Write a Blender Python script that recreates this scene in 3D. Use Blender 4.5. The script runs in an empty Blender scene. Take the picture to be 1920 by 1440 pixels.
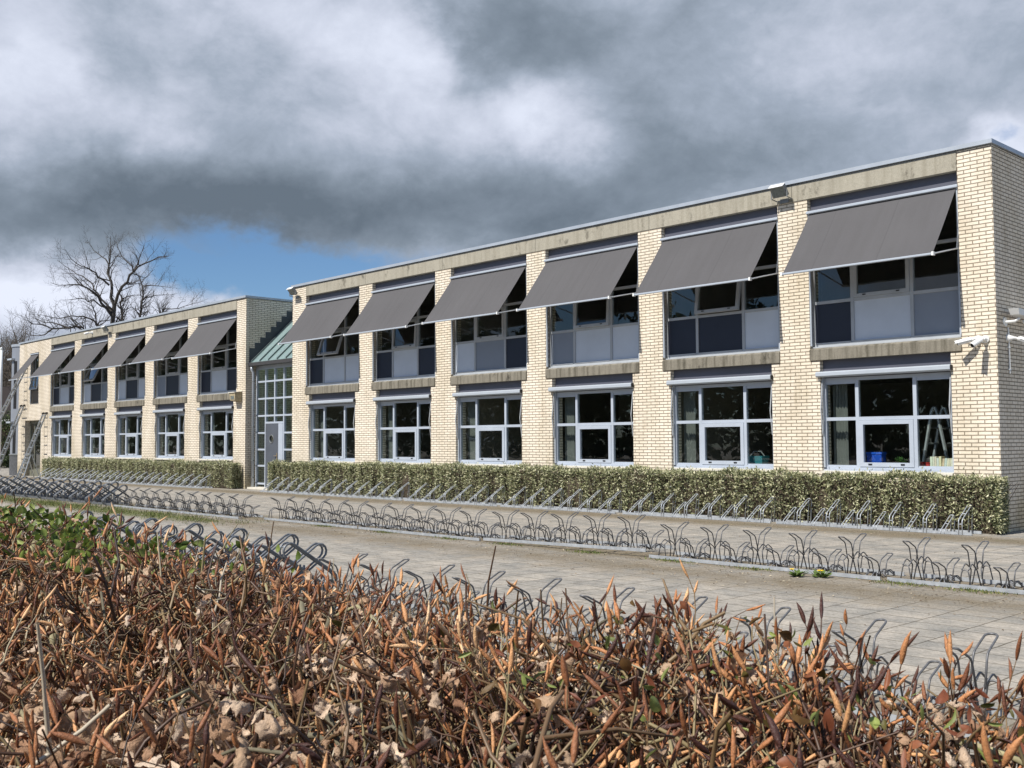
import bpy, math, random
import numpy as np
from mathutils import Vector, Matrix

S = bpy.context.scene
COL = S.collection
R = math.radians
rng = np.random.default_rng(7)
random.seed(7)

# ------------------------------------------------------------------ camera
F_PX, YAW, PITCH, ROLL, EYE = 1957.85, 0.756268814, 0.0549565, -0.00530329, 1.5
fh = Vector((-math.cos(YAW), math.sin(YAW), 0)); rr = Vector((math.sin(YAW), math.cos(YAW), 0)); up = Vector((0, 0, 1))
fw = fh*math.cos(PITCH) + up*math.sin(PITCH); uu = up*math.cos(PITCH) - fh*math.sin(PITCH)
cr = rr*math.cos(ROLL) + uu*math.sin(ROLL); cu = uu*math.cos(ROLL) - rr*math.sin(ROLL)
cam = bpy.data.cameras.new("camera"); co = bpy.data.objects.new("camera", cam); COL.objects.link(co)
cam.sensor_width = 36; cam.lens = F_PX/1920*36; cam.clip_start = 0.05; cam.clip_end = 3000
cam.dof.use_dof = True; cam.dof.focus_distance = 9.0; cam.dof.aperture_fstop = 30
co.matrix_world = Matrix(((cr.x, cu.x, -fw.x, 0), (cr.y, cu.y, -fw.y, 0), (cr.z, cu.z, -fw.z, EYE), (0, 0, 0, 1)))
S.camera = co

def at_px(x, y, depth):
    """photo pixel -> world point at a forward distance"""
    d = (cr*((x-960)/F_PX) + cu*((720-y)/F_PX) + fw)
    return Vector((0, 0, EYE)) + d*depth

# ------------------------------------------------------------------ light
SUN_EL, SUN_AZ = R(49), math.pi + 0.07
S.view_settings.view_transform = 'Standard'; S.view_settings.look = 'None'
S.view_settings.exposure = 0.3; S.view_settings.gamma = 1.0
sl = bpy.data.lights.new("sun", 'SUN'); sl.energy = 4.8; sl.angle = R(0.53); sl.color = (1.0, 0.955, 0.88)
so = bpy.data.objects.new("sun", sl); COL.objects.link(so)
sd = Vector((math.sin(SUN_AZ)*math.cos(SUN_EL), math.cos(SUN_AZ)*math.cos(SUN_EL), math.sin(SUN_EL)))
so.rotation_euler = (-sd).to_track_quat('-Z', 'Y').to_euler(); so.location = sd*60

W = bpy.data.worlds.new("World"); S.world = W; W.use_nodes = True
def build_world():
    nt = W.node_tree; nt.nodes.clear(); N = nt.nodes; L = nt.links
    def mth(op, a, b=None, c=None):
        n = N.new('ShaderNodeMath'); n.operation = op
        for i, v in enumerate((a, b, c)):
            if v is None: continue
            if isinstance(v, (int, float)): n.inputs[i].default_value = v
            else: L.new(v, n.inputs[i])
        return n.outputs[0]
    tc = N.new('ShaderNodeTexCoord'); sx = N.new('ShaderNodeSeparateXYZ'); L.new(tc.outputs['Generated'], sx.inputs[0])
    az = mth('MULTIPLY', mth('ARCTAN2', sx.outputs[0], sx.outputs[1]), 57.29578)
    el = mth('MULTIPLY', mth('ARCSINE', sx.outputs[2]), 57.29578)
    # domain warp
    def noise(scale, detail, rough=0.55, vec=None, dist=0.0):
        n = N.new('ShaderNodeTexNoise'); n.inputs['Scale'].default_value = scale
        n.inputs['Detail'].default_value = detail; n.inputs['Roughness'].default_value = rough
        n.inputs['Distortion'].default_value = dist
        L.new(vec if vec else tc.outputs['Generated'], n.inputs['Vector']); return n
    st = N.new('ShaderNodeVectorMath'); st.operation = 'MULTIPLY'; st.inputs[1].default_value = (1, 1, 1.45)
    L.new(tc.outputs['Generated'], st.inputs[0]); SV = st.outputs[0]
    nw = noise(7, 6, 0.6, SV); sw = N.new('ShaderNodeSeparateXYZ'); L.new(nw.outputs['Color'], sw.inputs[0])
    az2 = mth('ADD', az, mth('MULTIPLY', mth('SUBTRACT', sw.outputs[0], 0.5), 9.0))
    el2 = mth('ADD', el, mth('MULTIPLY', mth('SUBTRACT', sw.outputs[1], 0.5), 5.5))
    def blob(a0, e0, sa, se):
        u = mth('DIVIDE', mth('SUBTRACT', az2, a0), sa); v = mth('DIVIDE', mth('SUBTRACT', el2, e0), se)
        return mth('EXPONENT', mth('MULTIPLY', mth('ADD', mth('MULTIPLY', u, u), mth('MULTIPLY', v, v)), -0.7))
    blobs = [(-72.7, 19.9, 3.5, 2.9, .22), (-72.2, 17.2, 2.3, 1.8, .2), (-69.5, 18.3, 1.1, 1.1, .16), (-66.3, 20.5, 3.0, 2.0, -.06), (-66.4, 16.7, 1.8, 1.3, .2),
             (-68.6, 14.7, 3.5, 1.2, .12), (-57.2, 22.3, 7.3, 1.8, .22), (-54.3, 20.1, 3.5, 2.0, .24), (-50.6, 19.4, 2.3, 1.6, .26),
             (-47.3, 22.2, 3.4, 2.9, -.42), (-40.9, 20.3, 6.4, 3.3, -.22), (-45.1, 17.0, 3.4, 1.6, .38), (-69.3, 11.6, 7.3, 2.3, -.36),
             (-60.5, 12.4, 7.3, 1.7, -.32), (-49.9, 11.9, 7.3, 1.9, -.32), (-39.5, 14.1, 8.8, 2.2, -.3), (-30.9, 21.0, 8.8, 1.8, .14),
             (-29.2, 19.2, 3.5, 1.5, .14), (-20.5, 14.5, 1.8, 1.2, .4), (-71.9, 7.7, 3.8, 1.8, .38), (-68.6, 7.6, 3.6, 1.6, .32), (-62.7, 6.6, 5, 1.0, .2)]
    lum = 0.55
    for a0, e0, sa, se, am in blobs: lum = mth('MULTIPLY_ADD', blob(a0, e0, sa, se), am, lum)
    n1 = noise(5.5, 8, 0.62, SV, 0.3); n2 = noise(11, 9, 0.62, SV, 0.9)
    lum = mth('MULTIPLY_ADD', mth('SUBTRACT', n1.outputs[0], 0.5), 0.46, lum)
    lum = mth('MULTIPLY_ADD', mth('SUBTRACT', n2.outputs[0], 0.5), 0.24, lum)
    n5 = noise(5.5, 10, 0.6, SV, 0.15); bil = mth('ABSOLUTE', mth('SUBTRACT', n5.outputs[0], 0.5)); n6 = noise(13, 8, 0.6, SV, 0.2); bi2 = mth('ABSOLUTE', mth('SUBTRACT', n6.outputs[0], 0.5))
    lum = mth('MULTIPLY_ADD', mth('SUBTRACT', bil, 0.07), 0.75, lum); lum = mth('MULTIPLY_ADD', mth('SUBTRACT', bi2, 0.07), 0.38, lum)
    ramp = N.new('ShaderNodeValToRGB'); L.new(lum, ramp.inputs[0])
    e = ramp.color_ramp.elements
    def lin(c): return tuple(((v/255+.055)/1.055)**2.4 if v > 10 else v/255/12.92 for v in c) + (1,)
    e[0].position = 0.0; e[0].color = lin((99, 111, 124)); e[1].position = 1.0; e[1].color = lin((222, 228, 243))
    for ps, cl in ((0.28, (127, 139, 153)), (0.5, (156, 167, 183)), (0.72, (192, 199, 215))):
        k = e.new(ps); k.color = lin(cl)
    cl = N.new('ShaderNodeVectorMath'); cl.operation = 'SCALE'; L.new(ramp.outputs[0], cl.inputs[0]); cl.inputs[3].default_value = 0.92/0.1
    sky = N.new('ShaderNodeTexSky'); sky.sky_type = 'NISHITA'; sky.sun_disc = False
    sky.sun_elevation = SUN_EL; sky.sun_rotation = SUN_AZ; sky.air_density = 1.0; sky.dust_density = 0.3; sky.ozone_density = 2.0
    tint = N.new('ShaderNodeMix'); tint.data_type = 'RGBA'; tint.blend_type = 'MULTIPLY'; tint.inputs[0].default_value = 1.0
    L.new(sky.outputs[0], tint.inputs[6]); tint.inputs[7].default_value = (0.54, 0.68, 0.84, 1)
    hole = 0.0
    for a0, e0, sa, se, am in [(-60.0, 9.7, 4.4, 1.25, 1.0), (-63.6, 9.1, 1.9, 1.2, .55), (-55.6, 9.1, 4.6, 1.0, .8), (-61.5, 8.0, 5.0, 1.1, .45), (-62.7, 9.7, 1.4, .5, -.55), (-20.5, 14.9, .9, .4, .5), (-75, 9.5, 3, 2, -.5)]:
        hole = mth('MULTIPLY_ADD', blob(a0, e0, sa, se), am, hole)
    # other parts of the sky, away from the view, break up into blue here and there
    n3 = noise(2.2, 5, 0.55, SV)
    away = N.new('ShaderNodeMapRange'); L.new(mth('ABSOLUTE', mth('ADD', az, 47)), away.inputs[0]); away.inputs[1].default_value = 32; away.inputs[2].default_value = 60
    hi = N.new('ShaderNodeMapRange'); L.new(el, hi.inputs[0]); hi.inputs[1].default_value = 28; hi.inputs[2].default_value = 45
    gap = N.new('ShaderNodeMapRange'); L.new(n3.outputs[0], gap.inputs[0]); gap.inputs[1].default_value = 0.38; gap.inputs[2].default_value = 0.52
    hole = mth('MULTIPLY_ADD', gap.outputs[0], mth('MAXIMUM', away.outputs[0], hi.outputs[0]), hole)
    hole = mth('MULTIPLY_ADD', mth('SUBTRACT', n2.outputs[0], 0.5), 0.55, hole)
    mr = N.new('ShaderNodeMapRange'); mr.interpolation_type = 'SMOOTHSTEP'; L.new(hole, mr.inputs[0]); mr.inputs[1].default_value = 0.22; mr.inputs[2].default_value = 0.92
    mx = N.new('ShaderNodeMix'); mx.data_type = 'RGBA'; L.new(mr.outputs[0], mx.inputs[0]); L.new(cl.outputs[0], mx.inputs[6]); L.new(tint.outputs[2], mx.inputs[7])
    bg = N.new('ShaderNodeBackground'); bg.inputs[1].default_value = 0.1; L.new(mx.outputs[2], bg.inputs[0])
    out = N.new('ShaderNodeOutputWorld'); L.new(bg.outputs[0], out.inputs[0])
build_world()

# ------------------------------------------------------------------ helpers
class MB:
    def __init__(s): s.v = []; s.f = []; s.n = 0; s.a = []
    def add(s, v, f, a=0.0):
        v = np.asarray(v, float).reshape(-1, 3); s.v.append(v); s.f += [tuple(i+s.n for i in q) for q in f]
        s.a.append(np.full(len(v), a)); s.n += len(v); return s
    def box(s, x0, x1, y0, y1, z0, z1, a=0.0):
        v = [(x, y, z) for z in (z0, z1) for y in (y0, y1) for x in (x0, x1)]
        return s.add(v, [(0, 2, 3, 1), (4, 5, 7, 6), (0, 1, 5, 4), (2, 6, 7, 3), (0, 4, 6, 2), (1, 3, 7, 5)], a)
    def hexa(s, p, a=0.0):   # 8 points, bottom ring then top ring
        return s.add(p, [(3, 2, 1, 0), (4, 5, 6, 7), (0, 1, 5, 4), (1, 2, 6, 5), (2, 3, 7, 6), (3, 0, 4, 7)], a)
    def cbox(s, x0, x1, y0, y1, z0, z1, c):   # box with the four long edges (along x) chamfered
        pr = [(y0+c, z0), (y1-c, z0), (y1, z0+c), (y1, z1-c), (y1-c, z1), (y0+c, z1), (y0, z1-c), (y0, z0+c)]
        return s.prism(pr, x0, x1)
    def prism(s, pr, x0, x1, a=0.0):          # (y,z) outline run along x
        k = len(pr); v = [(x0, y, z) for y, z in pr] + [(x1, y, z) for y, z in pr]
        f = [tuple(range(k)), tuple(range(2*k-1, k-1, -1))] + [(i, i+k, (i+1) % k+k, (i+1) % k) for i in range(k)]
        return s.add(v, f, a)
    def tube(s, pts, r, k=6, a=0.0, cap=True, closed=False):
        P = [Vector(p) for p in pts]; n = len(P); rad = r if hasattr(r, '__len__') else [r]*n
        V = []; ref = None
        for i in range(n):
            if closed: t = P[(i+1) % n]-P[i-1]
            else: t = P[min(i+1, n-1)]-P[max(i-1, 0)]
            t.normalize()
            if ref is None: ref = Vector((0, 0, 1)) if abs(t.z) < .9 else Vector((1, 0, 0))
            u = ref - t*ref.dot(t); u.normalize(); ref = u; w = t.cross(u)
            for j in range(k):
                an = 2*math.pi*j/k; V.append(P[i] + (u*math.cos(an) + w*math.sin(an))*rad[i])
        f = []
        for i in range(n if closed else n-1):
            for j in range(k):
                i2 = (i+1) % n; f.append((i*k+j, i*k+(j+1) % k, i2*k+(j+1) % k, i2*k+j))
        if cap and not closed: f += [tuple(range(k-1, -1, -1)), tuple((n-1)*k+j for j in range(k))]
        return s.add(V, f, a)
    def cyl(s, p0, p1, r0, r1=None, k=12, a=0.0): return s.tube([p0, p1], [r0, r0 if r1 is None else r1], k, a)
    def build(s, name, mat, parent=None, loc=None, smooth=False, attr=False):
        V = np.concatenate(s.v); A = np.concatenate(s.a)
        o = mesh_obj(name, V, s.f, mat, parent, smooth, A if attr else None)
        if loc is not None: o.location = loc
        return o

def mesh_obj(name, V, faces, mat, parent=None, smooth=False, A=None):
    me = bpy.data.meshes.new(name)
    me.from_pydata(np.asarray(V, float).tolist(), [], [tuple(int(i) for i in f) for f in faces])
    return finish(me, name, mat, parent, smooth, A)
def mesh_np(name, V, Q, mat, parent=None, smooth=False, A=None):
    """vertices (n,3), faces (m,k) arrays: fast"""
    me = bpy.data.meshes.new(name); V = np.asarray(V, np.float32); Q = np.asarray(Q, np.int32); m, k = Q.shape
    me.vertices.add(len(V)); me.vertices.foreach_set('co', V.ravel())
    me.loops.add(m*k); me.loops.foreach_set('vertex_index', Q.ravel())
    me.polygons.add(m); me.polygons.foreach_set('loop_start', np.arange(0, m*k, k, dtype=np.int32))
    me.update(calc_edges=True)
    return finish(me, name, mat, parent, smooth, A)
def finish(me, name, mat, parent, smooth, A):
    if smooth: me.polygons.foreach_set('use_smooth', [True]*len(me.polygons))
    if A is not None:
        at = me.attributes.new('rnd', 'FLOAT', 'POINT'); at.data.foreach_set('value', np.asarray(A, np.float32))
    me.materials.append(mat); me.validate()
    o = bpy.data.objects.new(name, me); COL.objects.link(o)
    if parent: o.parent = parent
    return o
def tag(o, label, cat, group=None):
    o['label'] = label; o['category'] = cat
    if group: o['group'] = group
    return o
def thing(name, label, cat, loc=(0, 0, 0), group=None):
    o = bpy.data.objects.new(name, None); COL.objects.link(o); o.location = loc; o.empty_display_size = 0.2
    return tag(o, label, cat, group)
def struct(o, kind='structure'): o['kind'] = kind; return o
def inst(src, parent, loc=(0, 0, 0), name=None):
    o = src.copy(); COL.objects.link(o); o.parent = parent; o.location = loc
    if name: o.name = name
    return o
def dup(root, loc, label, group=None, rotz=None):
    r = root.copy(); COL.objects.link(r); r.location = loc; r['label'] = label
    if group: r['group'] = group
    if rotz is not None: r.rotation_euler = (0, 0, rotz)
    for ch in list(root.children):
        c = ch.copy(); COL.objects.link(c); c.parent = r
        for g in list(ch.children):
            d = g.copy(); COL.objects.link(d); d.parent = c
    return r
ORD = ['first', 'second', 'third', 'fourth', 'fifth', 'sixth', 'seventh', 'eighth', 'ninth', 'tenth']

# ------------------------------------------------------------------ materials
def srgb(r, g, b): return tuple(((v/255+.055)/1.055)**2.4 if v > 10 else v/255/12.92 for v in (r, g, b)) + (1,)
class NT:
    def __init__(s, name):
        s.m = bpy.data.materials.new(name); s.m.use_nodes = True; s.t = s.m.node_tree
        s.b = s.t.nodes['Principled BSDF']; s.out = s.t.nodes['Material Output']
    def n(s, t, **kw):
        x = s.t.nodes.new(t)
        for k, v in kw.items(): setattr(x, k, v)
        return x
    def l(s, a, b): s.t.links.new(a, b)
    def pos(s, scale=(1, 1, 1)):
        g = s.n('ShaderNodeNewGeometry'); m = s.n('ShaderNodeVectorMath', operation='MULTIPLY'); s.l(g.outputs['Position'], m.inputs[0]); m.inputs[1].default_value = scale; return m.outputs[0]
    def obj(s, scale=(1, 1, 1)):
        g = s.n('ShaderNodeTexCoord'); m = s.n('ShaderNodeVectorMath', operation='MULTIPLY'); s.l(g.outputs['Object'], m.inputs[0]); m.inputs[1].default_value = scale; return m.outputs[0]
    def noise(s, vec, scale, detail=5, rough=.55, dist=0):
        x = s.n('ShaderNodeTexNoise'); s.l(vec, x.inputs['Vector']); x.inputs['Scale'].default_value = scale; x.inputs['Detail'].default_value = detail
        x.inputs['Roughness'].default_value = rough; x.inputs['Distortion'].default_value = dist; return x.outputs[0]
    def ramp(s, fac, stops):
        x = s.n('ShaderNodeValToRGB'); s.l(fac, x.inputs[0]); e = x.color_ramp.elements
        e[0].position, e[0].color = stops[0]; e[1].position, e[1].color = stops[-1]
        for p, c in stops[1:-1]: k = e.new(p); k.color = c
        return x.outputs[0]
    def mr(s, v, a, b, c=0, d=1):
        x = s.n('ShaderNodeMapRange'); s.l(v, x.inputs[0])
        for i, q in enumerate((a, b, c, d)): x.inputs[i+1].default_value = q
        return x.outputs[0]
    def math(s, op, a, b):
        x = s.n('ShaderNodeMath', operation=op)
        for i, v in enumerate((a, b)):
            if isinstance(v, (int, float)): x.inputs[i].default_value = v
            else: s.l(v, x.inputs[i])
        return x.outputs[0]
    def mix(s, fac, a, b, mode='MIX'):
        x = s.n('ShaderNodeMix', data_type='RGBA', blend_type=mode)
        for i, v in ((0, fac), (6, a), (7, b)):
            if isinstance(v, (int, float, tuple)): x.inputs[i].default_value = v
            else: s.l(v, x.inputs[i])
        return x.outputs[2]
    def bump(s, h, strength=.3, dist=.01):
        x = s.n('ShaderNodeBump'); s.l(h, x.inputs['Height']); x.inputs['Strength'].default_value = strength; x.inputs['Distance'].default_value = dist
        s.l(x.outputs[0], s.b.inputs['Normal']); return x
    def col(s, c):
        if isinstance(c, tuple): s.b.inputs['Base Color'].default_value = c
        else: s.l(c, s.b.inputs['Base Color'])
        return s
    def set(s, rough=.6, metal=0, spec=.5):
        s.b.inputs['Roughness'].default_value = rough; s.b.inputs['Metallic'].default_value = metal; s.b.inputs['Specular IOR Level'].default_value = spec; return s

def plain(name, c, rough=.6, metal=0, var=.12, scale=6, spec=.4):
    t = NT(name); v = t.noise(t.pos(), scale, 6, .6); lo = tuple(x*(1-var) for x in c[:3])+(1,); hi = tuple(min(1, x*(1+var)) for x in c[:3])+(1,)
    t.col(t.ramp(v, [(.3, lo), (.7, hi)])).set(rough, metal, spec); return t.m

def brick_mat():
    t = NT('cream_brick'); g = t.n('ShaderNodeNewGeometry'); sp = t.n('ShaderNodeSeparateXYZ'); t.l(g.outputs['Position'], sp.inputs[0])
    u = t.math('ADD', sp.outputs[0], sp.outputs[1]); cb = t.n('ShaderNodeCombineXYZ'); t.l(u, cb.inputs[0]); t.l(sp.outputs[2], cb.inputs[1])
    # hand-laid edges: wobble the coordinates a little
    wv = t.n('ShaderNodeTexNoise'); t.l(cb.outputs[0], wv.inputs['Vector']); wv.inputs['Scale'].default_value = 9
    w2 = t.n('ShaderNodeVectorMath', operation='MULTIPLY_ADD'); t.l(wv.outputs['Color'], w2.inputs[0]); w2.inputs[1].default_value = (.006, .005, 0); t.l(cb.outputs[0], w2.inputs[2])
    b = t.n('ShaderNodeTexBrick'); t.l(w2.outputs[0], b.inputs['Vector']); b.offset = .5; b.inputs['Scale'].default_value = 1
    b.inputs['Brick Width'].default_value = .222; b.inputs['Row Height'].default_value = .0625; b.inputs['Mortar Size'].default_value = .0085
    b.inputs['Mortar Smooth'].default_value = .25; b.inputs['Bias'].default_value = -.1
    b.inputs['Color1'].default_value = (.87, .79, .675, 1); b.inputs['Color2'].default_value = (.78, .70, .59, 1); b.inputs['Mortar'].default_value = (.31, .262, .205, 1)
    st = t.noise(t.pos((1, 1, .35)), 1.3, 6, .65); sc = t.ramp(st, [(.3, (.78, .76, .70, 1)), (.62, (1, 1, 1, 1))])
    rs = t.noise(t.pos((5, 5, .5)), 1.2, 6, .7); sc = t.mix(1, sc, t.ramp(rs, [(.28, (.80, .78, .73, 1)), (.45, (1, 1, 1, 1))]), 'MULTIPLY')
    zz = t.mr(sp.outputs[2], .1, 1.0, 0, 1); zn = t.math('ADD', zz, t.math('MULTIPLY', t.math('SUBTRACT', st, .5), 1.6)); sc = t.mix(1, sc, t.ramp(zn, [(.1, (.74, .72, .64, 1)), (.7, (1, 1, 1, 1))]), 'MULTIPLY')
    fine = t.noise(t.pos(), 45, 4, .6); fc = t.ramp(fine, [(.3, (.86, .85, .83, 1)), (.7, (1.05, 1.04, 1.02, 1))])
    t.col(t.mix(1, t.mix(1, b.outputs['Color'], sc, 'MULTIPLY'), fc, 'MULTIPLY')).set(.85, 0, .2)
    inv = t.math('SUBTRACT', 1.0, b.outputs['Fac']); hh = t.math('MULTIPLY_ADD', fine, .12); t.l(inv, hh.node.inputs[2]); t.bump(hh, .9, .012)
    return t.m
def concrete_mat(name, base, stain, streak=0.5, dark=.6):
    t = NT(name); n1 = t.noise(t.pos(), 2.2, 7, .65); n2 = t.noise(t.pos((9, 9, .7)), 1.0, 5, .6); n3 = t.noise(t.pos(), 60, 4, .6)
    c = t.ramp(n1, [(.3, tuple(x*.86 for x in base[:3])+(1,)), (.7, base)])
    c = t.mix(t.mr(n2, .46, .64, 0, streak), c, stain)
    n4 = t.noise(t.pos((1, 1, .6)), 3.1, 8, .7); c = t.mix(t.mr(n4, .57, .68, 0, dark), c, tuple(x*.35 for x in stain[:3])+(1,))
    c = t.mix(1, c, t.ramp(n3, [(.3, (.8, .8, .8, 1)), (.7, (1.08, 1.08, 1.08, 1))]), 'MULTIPLY')
    t.col(c).set(.9, 0, .2); t.bump(n3, .35, .006); return t.m
def paving_mat():
    t = NT('paving'); P = t.pos(); sp = t.n('ShaderNodeSeparateXYZ'); t.l(P, sp.inputs[0])
    cb = t.n('ShaderNodeCombineXYZ'); t.l(sp.outputs[1], cb.inputs[0]); t.l(sp.outputs[0], cb.inputs[1])
    wv = t.n('ShaderNodeTexNoise'); t.l(P, wv.inputs['Vector']); wv.inputs['Scale'].default_value = 3
    w2 = t.n('ShaderNodeVectorMath', operation='MULTIPLY_ADD'); t.l(wv.outputs['Color'], w2.inputs[0]); w2.inputs[1].default_value = (.02, .02, 0); t.l(cb.outputs[0], w2.inputs[2])
    b = t.n('ShaderNodeTexBrick'); t.l(w2.outputs[0], b.inputs['Vector']); b.offset = .5; b.inputs['Scale'].default_value = 1
    b.inputs['Brick Width'].default_value = .30; b.inputs['Row Height'].default_value = .45; b.inputs['Mortar Size'].default_value = .008; b.inputs['Mortar Smooth'].default_value = .4
    b.inputs['Color1'].default_value = (.47, .425, .37, 1); b.inputs['Color2'].default_value = (.38, .355, .32, 1); b.inputs['Mortar'].default_value = (.19, .165, .13, 1)
    big = t.noise(P, .55, 6, .6); med = t.noise(P, 2.6, 7, .65); fine = t.noise(P, 38, 4, .7); grit = t.noise(P, 130, 2, .5)
    c = t.mix(1, b.outputs['Color'], t.ramp(med, [(.3, (.60, .63, .65, 1)), (.68, (1.12, 1.10, 1.06, 1))]), 'MULTIPLY')
    c = t.mix(1, c, t.ramp(t.noise(t.pos((1, 3, 1)), 9, 6, .7), [(.3, (.68, .68, .68, 1)), (.7, (1.15, 1.15, 1.14, 1))]), 'MULTIPLY')
    c = t.mix(1, c, t.ramp(fine, [(.3, (.70, .70, .70, 1)), (.7, (1.16, 1.16, 1.16, 1))]), 'MULTIPLY')
    # trodden soil, dry moss and litter lying along the racks
    def band(y0, w):
        a = t.math('ABSOLUTE', t.math('SUBTRACT', sp.outputs[1], y0), 0); return t.mr(a, 0, w, 1, 0)
    bd = t.math('MAXIMUM', t.math('MAXIMUM', t.math('MULTIPLY', band(9.75, 1.5), .75), band(10.7, 1.0)), t.math('MAXIMUM', band(15.9, 1.1), t.math('MULTIPLY', band(5.6, 1.2), .6)))
    soil = t.math('ADD', t.math('MULTIPLY', bd, .62), t.math('MULTIPLY', med, .62)); soil = t.math('ADD', soil, t.math('MULTIPLY', big, .4))
    dirt = t.ramp(fine, [(.3, (.115, .092, .062, 1)), (.55, (.19, .155, .105, 1)), (.75, (.34, .285, .20, 1))])
    c = t.mix(t.mr(soil, .68, 1.0, 0, .9), c, dirt)
    left = t.mr(sp.outputs[0], -17, -21, 0, 1); ms = t.math('MULTIPLY', t.math('MULTIPLY', band(9.6, .75), left), t.mr(med, .35, .6, .4, 1.3))
    c = t.mix(t.mr(ms, .2, .7, 0, .9), c, (.115, .13, .045, 1))
    moss = t.math('MULTIPLY', bd, t.noise(P, 1.7, 6, .7)); c = t.mix(t.mr(moss, .50, .66, 0, .7), c, (.10, .105, .04, 1))
    c = t.mix(t.mr(grit, .66, .72, 0, .75), c, (.50, .44, .34, 1))
    t.col(c).set(.92, 0, .15)
    h = t.math('ADD', t.math('MULTIPLY', t.math('SUBTRACT', 1.0, b.outputs['Fac']), .6), t.math('MULTIPLY', fine, .5)); t.bump(h, .7, .012)
    return t.m
def fabric_mat():
    t = NT('awning_fabric'); a = t.noise(t.obj((1, .1, .1)), 9, 4, .5); w = t.noise(t.pos(), 220, 2, .5); big = t.noise(t.pos(), .8, 3, .5)
    c = t.ramp(big, [(.3, (.096, .093, .096, 1)), (.7, (.105, .102, .105, 1))]); c = t.mix(1, c, t.ramp(w, [(.3, (.86, .86, .86, 1)), (.7, (1.1, 1.1, 1.1, 1))]), 'MULTIPLY')
    c = t.mix(1, c, t.ramp(a, [(.3, (.965, .965, .96, 1)), (.7, (1.02, 1.02, 1.025, 1))]), 'MULTIPLY')
    ox = t.n('ShaderNodeSeparateXYZ'); t.l(t.obj(), ox.inputs[0]); fr_ = t.math('FRACT', t.math('DIVIDE', ox.outputs[0], 1.19), 0); c = t.mix(t.mr(t.math('ABSOLUTE', t.math('SUBTRACT', fr_, .5), 0), .006, .011, .16, 0), c, (.03, .03, .03, 1))
    t.col(c).set(.9, 0, .15); t.bump(w, .2, .002); return t.m
def glass_mat(name, tint=(.86, .92, .9), gain=1.5, dirt=.0):
    t = NT(name); tr = t.n('ShaderNodeBsdfTransparent'); tr.inputs[0].default_value = tint+(1,)
    gl = t.n('ShaderNodeBsdfGlossy'); gl.inputs['Roughness'].default_value = 0.0; gl.inputs[0].default_value = (.9, .93, .95, 1)
    lw = t.n('ShaderNodeLayerWeight'); lw.inputs[0].default_value = .5; fac = t.math('MULTIPLY', t.math('MULTIPLY_ADD', t.math('POWER', lw.outputs['Facing'], 5), .96), gain); fac.node.inputs[0].links[0].from_node.inputs[2].default_value = .04; fac.node.use_clamp = True
    wav = t.noise(t.pos(), .8, 2, .5); bp = t.n('ShaderNodeBump'); t.l(wav, bp.inputs['Height']); bp.inputs['Strength'].default_value = .08; bp.inputs['Distance'].default_value = .05; t.l(bp.outputs[0], gl.inputs['Normal'])
    m = t.n('ShaderNodeMixShader'); t.l(fac, m.inputs[0]); t.l(tr.outputs[0], m.inputs[1]); t.l(gl.outputs[0], m.inputs[2]); t.l(m.outputs[0], t.out.inputs[0]); return t.m
def ramp_mat(name, stops, rough=.6, spec=.3, trans=0.0, noise_scale=0, bump=0.0):
    t = NT(name); a = t.n('ShaderNodeAttribute', attribute_name='rnd'); c = t.ramp(a.outputs['Fac'], stops)
    if noise_scale: c = t.mix(1, c, t.ramp(t.noise(t.pos(), noise_scale, 4, .6), [(.3, (.7, .7, .7, 1)), (.7, (1.2, 1.2, 1.2, 1))]), 'MULTIPLY')
    t.col(c).set(rough, 0, spec)
    if bump: t.bump(t.noise(t.pos(), 170, 5, .65, .6), bump, .004)
    if trans:
        tl = t.n('ShaderNodeBsdfTranslucent'); t.l(c, tl.inputs[0]); m = t.n('ShaderNodeMixShader'); m.inputs[0].default_value = trans
        t.l(t.b.outputs[0], m.inputs[1]); t.l(tl.outputs[0], m.inputs[2]); t.l(m.outputs[0], t.out.inputs[0])
    return t.m
def galv_mat():
    t = NT('galvanised_steel'); a = t.noise(t.pos(), 14, 5, .6); t.col(t.ramp(a, [(.3, (.36, .385, .41, 1)), (.7, (.56, .59, .62, 1))])).set(.5, .45, .5); return t.m

M_BRICK = brick_mat()
M_CONC = concrete_mat('beige_concrete', (.40, .37, .30, 1), (.24, .215, .165, 1), .45, .75)
M_LINT = concrete_mat('mossy_concrete', (.25, .228, .185, 1), (.10, .09, .068, 1), .9, .8)
M_ZINC = plain('zinc_coping', (.42, .455, .50, 1), .4, .3, .08, 3)
M_FRAME = plain('window_frame_paint', (.43, .475, .545, 1), .35, .1, .06, 3)
M_FRAME2 = plain('aged_window_frame_paint', (.42, .44, .46, 1), .45, .1, .10, 3)
M_DARK = plain('dark_grey_panel', (.085, .088, .112, 1), .5, 0, .06, 2)
M_NAVY = plain('navy_panel', (.022, .026, .042, 1), .35, 0, .08, 2)
M_MID = plain('mid_grey_panel', (.24, .27, .32, 1), .4, 0, .05, 2)
M_LIGHT = plain('light_grey_panel', (.58, .63, .70, 1), .4, 0, .05, 2)
M_BLACK = plain('black_rubber', (.012, .012, .013, 1), .6)
M_INT = plain('interior_paint', (.30, .28, .24, 1), .8, 0, .2, .7)
M_CURT = plain('grey_curtain_cloth', (.17, .175, .165, 1), .9, 0, .15, 5)
M_REVEAL = plain('interior_reveal_paint', (.42, .42, .40, 1), .7, 0, .06, 2)
M_FAB = fabric_mat()
M_CASS = plain('white_lacquered_aluminium', (.44, .48, .53, 1), .3, .15, .04, 4)
M_GLASS = glass_mat('window_glass', (.84, .90, .88), 1.9)
M_GLASS2 = glass_mat('stairwell_glass', (.80, .90, .88), 1.6)
M_GALV = galv_mat()
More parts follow.
